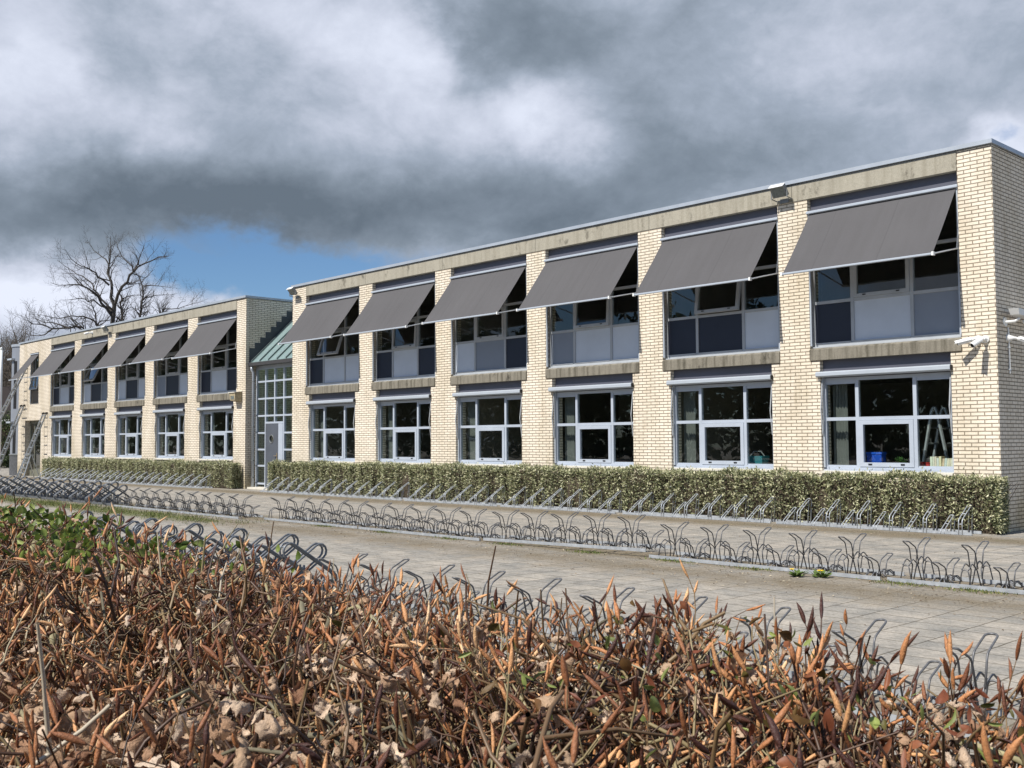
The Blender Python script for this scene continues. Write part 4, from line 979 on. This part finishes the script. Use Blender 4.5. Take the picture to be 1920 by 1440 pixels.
def drawn_tree(limbs, depth, label, seed, twig=2, name='bare_tree'):
    """limbs: outline in the distance as (pixel polyline, radius at start, radius at end); each gets its own depth"""
    root = thing(name, label, 'tree', (0, 0, 0)); g = np.random.default_rng(seed); tr = MB(); cr_ = MB(); base = None
    for pl, r0, r1, dz in limbs:
        P = []; n = len(pl); off = dz
        for i, (x, y) in enumerate(pl): P.append(at_px(x, y, depth+off*i/max(1, n-1)*1.0))
        if base is None:
            base = P[0]; b = Vector((base.x+.2, base.y, 0)); P = [b, b.lerp(base, .5)]+P; n += 2
        P = [Vector(q)+Vector(g.normal(0, .06, 3)) if 0 < i < n-1 else q for i, q in enumerate(P)]
        Q = []
        for a, c in zip(P, P[1:]): Q += [a, a.lerp(c, .5)+Vector(g.normal(0, .07, 3))]
        Q.append(P[-1]); k = len(Q); rad = [r0+(r1-r0)*i/(k-1) for i in range(k)]
        (tr if r0 > .16 or not tr.n else cr_).tube(Q, [q*.55 for q in rad], 7, cap=False)
        tot = sum((b_-a_).length for a_, b_ in zip(P, P[1:]))
        cnt = int(tot*2.1) if r0 < .26 or len(limbs) < 3 else int(tot*.3)
        for j in range(cnt):
            t = .25+.75*(j+g.random())/max(1, cnt); f = t*(k-1); i = min(int(f), k-2); q = Q[i].lerp(Q[i+1], f-i); ax = (Q[i+1]-Q[i]).normalized(); s = ax.cross(Vector(g.normal(0, 1, 3))).normalized()
            grow(cr_, g, q, ax*.55+s*.8+Vector((0, 0, .1)), g.uniform(.6, 1.5)*(1.15-.4*t), max(.009, rad[i]*.30), twig, .0, 3)
    base = Vector((0, 0, 0))
    tr.build('trunk', M_BARK, root, smooth=True); cr_.build('crown', M_BARK, root)
def c1(*p): return [(x/4, 400+y/4) for x, y in p]
drawn_tree([(c1((850, 860), (850, 815), (858, 690)), .36, .28, 0), (c1((858, 690), (835, 570), (808, 450), (825, 330), (830, 170)), .25, .03, .8), (c1((858, 690), (880, 610), (960, 510), (1000, 430), (1080, 380), (1200, 340), (1260, 320)), .24, .03, -2),
            (c1((1000, 430), (940, 350), (890, 260), (860, 200)), .11, .02, 1.5), (c1((1000, 430), (1040, 330), (1080, 240)), .10, .02, -1), (c1((840, 770), (760, 680), (690, 590), (600, 540), (500, 525), (380, 520)), .21, .025, -2.4),
            (c1((835, 745), (800, 680), (740, 600), (690, 530), (620, 470), (540, 440), (430, 350)), .17, .025, 2), (c1((820, 540), (740, 480), (680, 430), (620, 390), (540, 340), (490, 270)), .14, .02, -1.2), (c1((800, 710), (700, 655), (640, 650), (560, 640), (450, 650)), .12, .02, -2),
            (c1((820, 390), (760, 330), (690, 270), (650, 200)), .10, .02, 1.4), (c1((880, 600), (950, 560), (1000, 545)), .08, .02, -1)], 78, 'tall bare tree with a forked trunk standing behind the far left wing', 3)
drawn_tree([(c1((1053, 840), (1055, 775), (1060, 650), (1070, 560)), .19, .12, 0), (c1((1070, 560), (1050, 480), (1010, 440), (1000, 380)), .10, .02, 1), (c1((1070, 545), (1180, 540), (1300, 560)), .09, .015, -1.5), (c1((1065, 660), (1130, 630), (1230, 610), (1330, 600)), .09, .015, 1.5),
            (c1((1060, 760), (1110, 730), (1150, 750)), .08, .03, -1), (c1((1060, 520), (1120, 450), (1160, 420)), .07, .015, 1)], 84, 'slim bare tree right of the forked tree, behind the far wing', 5)
drawn_tree([(c1((912, 880), (912, 800), (905, 700), (920, 640)), .2, .12, 0), (c1((920, 640), (1000, 610), (1060, 620)), .09, .02, -1), (c1((915, 650), (880, 560), (860, 480)), .09, .02, 1), (c1((908, 720), (980, 705), (1040, 715)), .07, .02, 1)], 90, 'short bare tree between the forked tree and the slim tree', 6)
drawn_tree([(c1((728, 900), (722, 840), (715, 750), (695, 690), (690, 640)), .17, .04, 0), (c1((722, 840), (690, 800), (620, 770), (540, 770), (430, 790), (320, 770), (210, 755)), .13, .02, -1.5), (c1((722, 842), (770, 800), (840, 810)), .09, .03, 1)], 82, 'bare tree with a long limb drooping left over the far wing roof', 7)
drawn_tree([(c1((660, 920), (620, 862), (520, 860), (380, 862), (250, 840), (190, 760)), .2, .03, -2), (c1((520, 860), (420, 830), (330, 820), (230, 790)), .10, .02, 1), (c1((560, 860), (600, 820), (650, 810)), .07, .02, 1), (c1((400, 860), (300, 900), (180, 900)), .09, .02, 1)], 70, 'leaning bare tree low behind the far wing roof, its thick limb reaching left', 8)
drawn_tree([(c1((1208, 790), (1210, 745), (1225, 715)), .12, .09, 0), (c1((1225, 715), (1330, 712), (1440, 690), (1560, 640)), .08, .015, -1), (c1((1440, 690), (1455, 640), (1470, 600)), .05, .015, 1), (c1((1330, 712), (1360, 670), (1390, 640)), .05, .015, 1)], 86, 'small bare tree whose twigs just show over the roof near the blue sky', 9)
def bg_tree(px, depth, h, seed, label, kk=6):
    root = thing('bare_tree', label, 'tree', (0, 0, 0), 'brown leafless trees beyond the far end'); g = np.random.default_rng(seed); b = at_px(px, 850, depth); b.z = 0; m = MB(); c = MB()
    top = b+Vector((g.normal(0, .5), g.normal(0, .5), h*.6)); m.tube([b, b.lerp(top, .5)+Vector(g.normal(0, .15, 3)), top], [h*.02, h*.015, h*.008], 6, cap=False)
    for j in range(22):
        t = .25+.75*(j+g.random())/22; q = b.lerp(top, t); an = g.uniform(0, 6.28); d = Vector((math.cos(an), math.sin(an), g.uniform(.4, 1.2)))
        grow(c, g, q, d, h*g.uniform(.22, .36)*(1.25-.5*t), h*.0075, 3, .02, 3, .8)
    m.build('trunk', M_TWIG, root); c.build('crown', M_TWIG, root)
for i, (px, dp, h, lb) in enumerate(((-12, 95, 13.5, 'brown leafless tree at the left edge of the picture'), (8, 110, 15.5, 'brown leafless tree behind the grey tower, just right of the left edge'), (28, 100, 13.4, 'brown leafless tree directly above the grey tower'), (52, 112, 14.0, 'brown leafless tree over the left end of the brick wing'),
        (80, 120, 14.2, 'brown leafless tree behind the low drooping limb'), (112, 125, 13.6, 'brown leafless tree low behind the wing roof, right of the others'), (-40, 120, 15, 'brown leafless tree reaching in from outside the left edge'), (18, 80, 9.5, 'low brown leafless tree beside the dark house'))):
    bg_tree(px, dp, h, 40+i, lb)

# ------------------------------------------------------------------ house, shrubs and post at the far left
def far_house():
    root = thing('house', 'dark house with a reddish gabled roof far left behind the tower', 'house', (0, 0, 0))
    c = at_px(2, 850, 74); c.z = 0; vx = Vector((rr.x, rr.y, 0)); vy = Vector((fh.x, fh.y, 0))
    def P(u, v, z): p = c+vx*u+vy*v; return (p.x, p.y, z)
    b = MB(); b.hexa([P(-3.2, 0, 0), P(1.6, 0, 0), P(1.6, 6, 0), P(-3.2, 6, 0), P(-3.2, 0, 3.4), P(1.6, 0, 3.4), P(1.6, 6, 3.4), P(-3.2, 6, 3.4)])
    b.add([P(-3.2, 0, 3.4), P(1.6, 0, 3.4), P(1.6, 3, 5.6), P(-3.2, 3, 5.6), P(-3.2, 6, 3.4), P(1.6, 6, 3.4)], [(1, 5, 2), (0, 3, 4)]); b.build('wall', plain('dark_house_brick', (.014, .010, .009, 1), .85, 0, .3, 3), root)
    r = MB(); r.hexa([P(-3.5, -.3, 3.2), P(1.9, -.3, 3.2), P(1.9, 3, 5.62), P(-3.5, 3, 5.62), P(-3.5, -.3, 3.35), P(1.9, -.3, 3.35), P(1.9, 3, 5.77), P(-3.5, 3, 5.77)]); r.hexa([P(-3.5, 6.3, 3.2), P(1.9, 6.3, 3.2), P(1.9, 3, 5.62), P(-3.5, 3, 5.62), P(-3.5, 6.3, 3.35), P(1.9, 6.3, 3.35), P(1.9, 3, 5.77), P(-3.5, 3, 5.77)]); ro = r.build('roof', plain('red_brown_tiles', (.016, .010, .009, 1), .8, 0, .25, 5), root)
    k = MB(); k.hexa([P(.7, 2.6, 5.2), P(1.4, 2.6, 5.2), P(1.4, 3.3, 5.2), P(.7, 3.3, 5.2), P(.7, 2.6, 6.6), P(1.4, 2.6, 6.6), P(1.4, 3.3, 6.6), P(.7, 3.3, 6.6)]); k.build('chimney', plain('chimney_brick', (.09, .075, .055, 1), .9), ro)
    w = MB(); w.hexa([P(-1.2, -.03, 1.0), P(.9, -.03, 1.0), P(.9, .03, 1.0), P(-1.2, .03, 1.0), P(-1.2, -.03, 2.3), P(.9, -.03, 2.3), P(.9, .03, 2.3), P(-1.2, .03, 2.3)]); w.build('window', M_BLACK, root)
    t = MB(); t.hexa([P(-3.3, -.36, 3.12), P(1.9, -.36, 3.12), P(1.9, -.3, 3.12), P(-3.3, -.3, 3.12), P(-3.3, -.36, 3.25), P(1.9, -.36, 3.25), P(1.9, -.3, 3.25), P(-3.3, -.3, 3.25)]); t.build('white_eaves', M_WHITE, root)
far_house()
def shrub(px, depth, r, h, label, seed, mat):
    root = thing('shrub', label, 'shrub', (0, 0, 0), 'evergreen shrubs left of the tower'); g = np.random.default_rng(seed); c = at_px(px, 850, depth); n = 5000
    d = g.normal(0, 1, (n, 3)); d /= np.linalg.norm(d, axis=1, keepdims=True); lump = 1+.18*np.sin(d[:, 0]*7+seed)+.14*np.sin(d[:, 2]*9+d[:, 1]*5); rad = lump*(1-np.abs(g.normal(0, .12, n)))
    pos = np.stack([c.x+d[:, 0]*r*rad, c.y+d[:, 1]*r*rad, np.abs(h*.5+d[:, 2]*h*.5*rad)], 1); V, Q = instance(*leaf_tpl(), pos, d+g.normal(0, .6, (n, 3)), g.uniform(0, 6.28, n), g.uniform(.10, .2, n), g.uniform(.06, .11, n))
    mesh_np('foliage', V, Q, mat, root, False, np.repeat(np.clip(g.normal(.5, .25, n), 0, 1), 5))
    t = MB()
    for i in range(14): t.tube([(c.x, c.y, 0), (c.x+g.normal(0, r*.25), c.y+g.normal(0, r*.25), h*.5), (c.x+g.normal(0, r*.5), c.y+g.normal(0, r*.5), h*.85)], [.05, .03, .01], 4, cap=False)
    t.build('stems', M_HTWIG, root)
M_EVER = ramp_mat('evergreen_leaf', [(0, (.012, .022, .008, 1)), (.6, (.035, .055, .018, 1)), (1, (.10, .14, .04, 1))], .6, .3)
shrub(-6, 66, 2.0, 3.6, 'tall dark evergreen shrub at the left edge below the dark house', 1, M_EVER)
shrub(16, 68, 1.1, 3.0, 'round green shrub beside the grey tower', 2, ramp_mat('shrub_leaf', [(0, (.02, .035, .01, 1)), (.6, (.06, .085, .025, 1)), (1, (.16, .20, .06, 1))], .6, .3))
shrub(26, 72, 1.4, 2.2, 'low dark shrub tucked behind the tower', 3, M_EVER)
def post():
    b = at_px(-1.5, 850, 60); o = MB(); o.tube([(b.x, b.y, 0), (b.x, b.y, 5.5), (b.x, b.y, 6.95)], [.09, .085, .08], 12); o.tube([(b.x, b.y, 6.95), (b.x, b.y, 7.05), (b.x, b.y, 7.1)], [.085, .07, .02], 12)
    tag(o.build('white_post', M_WHITE, None, smooth=True), 'white post with a rounded top at the left edge of the picture', 'post')
post()

# evergreen belt across the street, which the panes mirror
def belt():
    g = np.random.default_rng(77); n = 120000
    x = 30-370*g.random(n)**1.3; hgt = 9+8*np.clip((-x-50)/70, 0, 1)+2.6*np.sin(x*.21)+1.8*np.sin(x*.53+1)+1.2*np.sin(x*1.3); z = hgt*g.random(n)**.75; y = -34+g.normal(0, 1.6, n)-.12*z
    pos = np.stack([x, y, z], 1); d = g.normal(0, 1, (n, 3))+np.array([0, .3, .1]); V, Q = instance(*leaf_tpl(), pos, d, g.uniform(0, 6.28, n), g.uniform(.45, .9, n), g.uniform(.5, .9, n))
    o = mesh_np('woodland', V, Q, M_EVER, None, False, np.repeat(np.clip(g.normal(.4, .25, n), 0, 1), 5)); struct(o, 'stuff'); tag(o, 'dark belt of evergreen trees across the yard, mirrored in the window panes', 'woodland')
belt()

# ------------------------------------------------------------------ the clipped beech hedge in front
def beech():
    root = thing('beech_hedge', 'clipped beech hedge of brown buds, twigs and withered leaves in the foreground', 'hedge', (0, 0, 0))
    g = np.random.default_rng(21)
    X0, X1, Y0, Y1, Z = -8.5, 1.1, .22, 1.46, 1.2
    def top(x, y): return Z+.035*np.sin(x*2.3+y*3)+.025*np.sin(x*5.1+1)+.02*np.sin(y*7+x*3)-.05*np.clip((y-1.25)/.25, 0, 1)**2+.045*np.clip((-1.25-x)/.4, 0, 1)*np.clip((y-.7)/.4, 0, 1)-.018*np.clip((x+2.4)/.6, 0, 1)+.004*np.clip((x+.9)/.4, 0, 1)
    # --- shoot templates
    def tube_np(P, rad, k=4):
        P = np.array(P); n = len(P); V = []; ref = np.array([.3, 1., .2])
        for i in range(n):
            t = P[min(i+1, n-1)]-P[max(i-1, 0)]; t = t/np.linalg.norm(t); u = ref-t*ref.dot(t); u /= np.linalg.norm(u); w = np.cross(t, u)
            for j in range(k): a = 2*np.pi*j/k; V.append(P[i]+(u*np.cos(a)+w*np.sin(a))*rad[i])
        Q = [(i*k+j, i*k+(j+1) % k, (i+1)*k+(j+1) % k, (i+1)*k+j) for i in range(n-1) for j in range(k)]; return np.array(V), np.array(Q)
    def join(parts):
        V = []; Q = []; o = 0
        for v, q in parts: V.append(v); Q.append(q+o); o += len(v)
        return np.concatenate(V), np.concatenate(Q)
    BUD = [0, .10, .30, .50, .72, .88, 1.0]; BR_ = [.35, .72, .96, 1.0, .70, .36, .05]
    def bud(p, d, L_, r):
        d = d/np.linalg.norm(d); b = np.cross(d, [.2, .4, 1.]); b = b/np.linalg.norm(b)*L_*.10
        return tube_np([p+d*L_*t+b*math.sin(t*2.2) for t in BUD], [r*.84*q*(1+.10*((i+1) % 2)) for i, q in enumerate(BR_)], 5)
    stems, buds = [], []
    def branch(S_, B_, p, d, L_, r, lev):
        n = max(3, int(L_/.022)); P = [p]; rad = [r]
        for i in range(n):
            d = d+g.normal(0, .26, 3)*np.array([1, 1, .5])+np.array([0, 0, .06]); d /= np.linalg.norm(d); P.append(P[-1]+d*L_/n); rad.append(r*(1-.42*(i+1)/n)*(1.18 if i % 2 else 1))
        S_.append(tube_np(P, rad, 5 if lev else 4)); B_.append(bud(P[-1], P[-1]-P[-2]+g.normal(0, .002, 3), g.uniform(.020, .034), g.uniform(.0022, .0034)))
        side = g.uniform(0, 6.28)
        for i in range(1, n):
            side += math.pi+g.normal(0, .6); ax = P[i+1]-P[i]; ax = ax/np.linalg.norm(ax); o1 = np.cross(ax, [.3, .5, .8]); o1 /= np.linalg.norm(o1); o2 = np.cross(ax, o1); sd_ = o1*math.cos(side)+o2*math.sin(side); dd = ax*.8+sd_*.62
            q = g.random()
            if lev and q < .52: branch(S_, B_, P[i], dd/np.linalg.norm(dd), L_*g.uniform(.32, .62), rad[i]*.68, lev-1)
            elif q < .72: B_.append(bud(P[i], dd, g.uniform(.013, .027), g.uniform(.0017, .0029)))
    for t in range(36):
        S_, B_ = [], []; branch(S_, B_, np.zeros(3), np.array([g.normal(0, .2), g.normal(0, .2), 1.]), g.uniform(.13, .24), g.uniform(.0022, .0042), 2 if t % 3 == 0 else 1); stems.append(join(S_)); buds.append(join(B_))
    def scatter(tpls, idx, pos, dirs, roll, sc, val, name, mat, smooth=True):
        VV, QQ, AA = [], [], []; o = 0
        for t, (tv, tq) in enumerate(tpls):
            s = np.where(idx == t)[0]
            if not len(s): continue
            d = dirs[s]/np.linalg.norm(dirs[s], axis=1, keepdims=True); ref = np.array([[.37, .9, .1]]); a = np.cross(ref, d); a /= np.linalg.norm(a, axis=1, keepdims=True); b = np.cross(d, a)
            c, k = np.cos(roll[s])[:, None], np.sin(roll[s])[:, None]; a2 = a*c+b*k; b2 = b*c-a*k
            M = np.stack([a2, b2, d], 1)*sc[s][:, None, None]; V = np.einsum('vk,nkj->nvj', tv, M)+pos[s][:, None, :]
            Q = tq[None]+(np.arange(len(s))*len(tv))[:, None, None]+o; o += len(s)*len(tv)
            VV.append(V.reshape(-1, 3)); QQ.append(Q.reshape(-1, 4)); AA.append(np.repeat(val[s], len(tv)))
        return mesh_np(name, np.concatenate(VV), np.concatenate(QQ), mat, root, smooth, np.concatenate(AA))
    # --- shoots through the clipped top; denser where the lens is close
    def place(n, x0, x1, y0, y1):
        x = g.uniform(x0, x1, n); y = g.uniform(y0, y1, n); return x, y
    xs, ys = [], []
    for n, a, b, c, d in ((1850, -2.6, .4, Y0, Y1), (2100, -8.5, -2.6, Y0+.2, Y1), (260, -2.2, -.3, Y1-.14, Y1+.03), (300, -8.5, -2.2, Y1-.15, Y1+.03)):
        x, y = place(n, a, b, c, d); xs.append(x); ys.append(y)
    x = np.concatenate(xs); y = np.concatenate(ys); n = len(x); right0 = np.clip((x+1.6)/.6, 0, 1)
    sc = g.uniform(.95, 1.55, n)
    z = top(x, y)-.225*sc-.02-np.abs(g.normal(0, .045, n))+.012*right0
    dirs = np.stack([g.normal(0, .38, n), g.normal(0, .38, n), np.ones(n)], 1); dirs[:, 1] += .35*np.clip((y-1.3)/.2, 0, 1)
    idx = g.integers(0, 36, n); roll = g.uniform(0, 6.28, n)
    hi = g.random(n) < .010; z[hi] += g.uniform(.02, .06, hi.sum())
    pos = np.stack([x, y, z], 1)
    M_ST = ramp_mat('beech_twig', [(0, (.026, .013, .008, 1)), (.4, (.095, .047, .025, 1)), (.68, (.20, .13, .062, 1)), (.86, (.30, .25, .13, 1)), (1, (.44, .38, .29, 1))], .5, .5)
    M_BD = ramp_mat('beech_bud', [(0, (.06, .020, .013, 1)), (.3, (.19, .069, .031, 1)), (.6, (.48, .20, .078, 1)), (.85, (.76, .42, .19, 1)), (1, (.86, .62, .38, 1))], .5, .45, 0, 420, .6)
    right = np.clip((x+1.4)/1.0, 0, 1); val = np.clip(g.random(n)-.12*right, 0, 1)
    scatter(stems, idx, pos, dirs, roll, sc, val, 'twigs', M_ST)
    scatter(buds, idx, pos, dirs, roll, sc, np.clip(g.beta(1.2, 1.5, n)-.18*right, 0, 1), 'buds', M_BD)
    # --- tangle of older twigs below the cut surface
    sticks = []
    for t in range(30):
        L_ = g.uniform(.07, .20); k = 6; P = [np.array([0, 0, -L_/2])]; d = np.array([0, 0, 1.])
        for i in range(k): d = d+np.array([g.normal(0, .33), g.normal(0, .33), 0]); d /= np.linalg.norm(d); P.append(P[-1]+d*L_/k)
        r = g.choice([.0015, .0022, .0034, .0046], p=[.4, .3, .2, .1]); parts = [tube_np(P, [r*(1-.45*i/k) for i in range(k+1)], 5)]
        for j in range(g.integers(1, 4)):
            i = g.integers(1, k); s = g.normal(0, 1, 3)*np.array([1, 1, .4])+np.array([0, 0, .7]); s = s/np.linalg.norm(s)*g.uniform(.04, .12); parts.append(tube_np([P[i], P[i]+s*.5+g.normal(0, .006, 3), P[i]+s], [r*.7, r*.55, r*.4], 4))
        sticks.append(join(parts))
    n = 4300; x = np.concatenate([g.uniform(-2.8, .5, 2400), g.uniform(-8.5, -2.8, n-2400)]); y = g.uniform(Y0, Y1-.03, n); z = top(x, y)-.09-g.exponential(.11, n); z = np.maximum(z, .55)
    dirs = np.stack([g.normal(0, 1, n), g.normal(0, 1, n), .25+g.normal(0, .65, n)], 1)
    scatter(sticks, g.integers(0, 30, n), np.stack([x, y, z], 1), dirs, g.uniform(0, 6.28, n), g.uniform(.9, 1.6, n), np.clip(g.normal(.5, .27, n), 0, 1), 'tangled_twigs', M_ST)
    # --- thick old branches, greyish olive, cut off near the top
    t = MB(); M_BR = ramp_mat('beech_branch', [(0, (.10, .085, .055, 1)), (.5, (.20, .18, .12, 1)), (1, (.33, .29, .16, 1))], .75, .3, 0, 60)
    for i in range(230):
        bx, by = g.uniform(-7.5, .6), g.uniform(Y0+.05, Y1-.12); h = top(bx, by)-g.uniform(.05, .26)+(.05 if g.random() < .12 else 0); lean = np.array([g.normal(0, .22), g.normal(0, .18)]); P = []
        for q in np.linspace(0, 1, 7): P.append((bx+lean[0]*(q-.6)+g.normal(0, .012), by+lean[1]*(q-.6)+g.normal(0, .012), .35+(h-.35)*q))
        r = g.choice([.004, .006, .009, .013], p=[.35, .35, .2, .1]); t.tube(P, [r*(1.3-.4*q) for q in np.linspace(0, 1, 7)], 8, a=g.random())
    for i in range(110):
        bx, by = g.uniform(-5, .5), g.uniform(Y0, Y1-.1); zz = top(bx, by)-.05-abs(g.normal(0, .08)); an = g.uniform(0, 6.28); L_ = g.uniform(.15, .45); P = []
        for q in np.linspace(-.5, .5, 7): P.append((bx+math.cos(an)*L_*q, by+math.sin(an)*L_*q*.7, zz-.02+.06*math.sin(q*4+i)+g.normal(0, .004)+.15*L_*q))
        r = g.choice([.0022, .0032, .0042]); t.tube(P, [r*(1.15-.5*q) for q in np.linspace(0, 1, 7)], 7, a=g.random())
    for i in range(60):     # stems down to the soil
        bx, by = g.uniform(-8, .9), g.uniform(.5, 1.2); t.tube([(bx, by, 0), (bx+g.normal(0, .04), by+g.normal(0, .04), .4), (bx+g.normal(0, .1), by+g.normal(0, .1), .85)], [.022, .017, .011], 7, a=g.random()*.5)
    t.build('branches', M_BR, root, smooth=True, attr=True)
    # --- withered leaves, curled
    leaves = []
    for q in range(16):
        nu, nv = 12, 7; curl, fold, tw = g.uniform(1.2, 3.8), g.uniform(-1.0, 1.5), g.uniform(-1.3, 1.3); V = []
        for i in range(nu+1):
            u = i/nu; w = (.34+.07*math.sin(u*19+q*2.1)+.04*math.sin(u*41+q))*math.sin(math.pi*min(1, u**.8*.97+.02))**.8+.004
            for j in range(nv+1):
                s = (j/nv*2-1); yy = u; a = curl*(u-.3); X_ = s*w*math.cos(fold*abs(s)); Zz = abs(s)*w*math.sin(fold*abs(s))+.08*math.sin(9*u+3*s+q)*(.3+u)+.06*math.sin(17*u+q)*s+.035*math.sin(11*s+23*u)+.03*math.sin(31*u-5*abs(s))
                Y_ = math.sin(a)/curl; Zc = (1-math.cos(a))/curl; ct, sn = math.cos(tw*u), math.sin(tw*u)
                V.append((X_*ct-Zz*sn, Y_-Zz*math.sin(a)*.6, Zc+Zz*ct+X_*sn))
        Q = [(i*(nv+1)+j, i*(nv+1)+j+1, (i+1)*(nv+1)+j+1, (i+1)*(nv+1)+j) for i in range(nu) for j in range(nv)]; V = np.array(V)[:, [0, 2, 1]]; leaves.append((V, np.array(Q)))
    M_DL = ramp_mat('withered_beech_leaf', [(0, (.17, .07, .035, 1)), (.3, (.40, .22, .13, 1)), (.65, (.53, .36, .23, 1)), (1, (.78, .61, .46, 1))], .65, .25, .2, 70, .9)
    n1, n2 = 1500, 800
    x = np.concatenate([g.uniform(-2.0, .35, n1), g.uniform(-6.5, -2.0, n2)]); y = np.concatenate([g.uniform(Y0, Y1-.05, n1)**1.0, g.uniform(Y0, Y1-.05, n2)]); n = n1+n2
    near = (g.random(n) < .30) & (np.arange(n) < n1); y = np.where(near, Y0+.08+g.random(n)*.42, y)
    z = top(x, y)-.03-np.abs(g.normal(0, .055, n)); scatter(leaves, g.integers(0, 16, n), np.stack([x, y, z], 1), g.normal(0, 1, (n, 3))+np.array([0, -.1, .3]), g.uniform(0, 6.28, n), np.where(near, g.uniform(.034, .060, n), g.uniform(.018, .042, n)), np.clip(g.beta(2.2, 1.3, n), 0, 1), 'withered_leaves', M_DL)
    # --- fresh green leaves of a climber at the left, a few red-rimmed ones at the right
    fl = []
    for q in range(12):
        nu, nv = 6, 4; V = []
        for i in range(nu+1):
            u = i/nu; w = (.30 if q < 6 else .13)*math.sin(math.pi*u**.85)**.9+.003
            for j in range(nv+1):
                s = j/nv*2-1; V.append((s*w, .9*abs(s)*w*(.5+.4*math.sin(q*3))+.16*math.sin(u*2.6+q)*u+.012*math.sin(30*u-6*abs(s)), u))
        Q = [(i*(nv+1)+j, i*(nv+1)+j+1, (i+1)*(nv+1)+j+1, (i+1)*(nv+1)+j) for i in range(nu) for j in range(nv)]; fl.append((np.array(V), np.array(Q)))
    n1, n2 = 620, 330
    x = np.concatenate([-3.45+g.normal(0, .5, n1), g.normal(-.72, .36, n2)]); y = np.concatenate([1.2+g.normal(0, .13, n1), 1.2+g.normal(0, .15, n2)]); y = np.minimum(y, 1.42); n = n1+n2
    z = top(x, y)-.002-np.abs(g.normal(0, .04, n)); v = np.concatenate([g.uniform(0, .62, n1), g.uniform(.55, 1, n2)]); d = np.stack([g.normal(0, .8, n), g.normal(-.2, .8, n), .7+g.normal(0, .4, n)], 1)
    M_FL = ramp_mat('fresh_leaf', [(0, (.045, .08, .015, 1)), (.3, (.15, .21, .035, 1)), (.6, (.30, .35, .10, 1)), (.68, (.085, .10, .022, 1)), (.8, (.16, .085, .028, 1)), (.9, (.20, .06, .03, 1)), (1, (.34, .13, .06, 1))], .5, .35, .3, 70)
    scatter(fl, np.where(np.arange(n) < n1, g.integers(0, 6, n), g.integers(4, 12, n)), np.stack([x, y, z], 1), d, g.uniform(0, 6.28, n), np.concatenate([g.uniform(.018, .036, n1), g.uniform(.015, .031, n2)]), v, 'green_leaves', M_FL)
beech()
for o in list(bpy.data.objects):
    if o.parent is None and 'label' not in o and o.type == 'MESH' and 'kind' not in o: print('UNTAGGED', o.name)
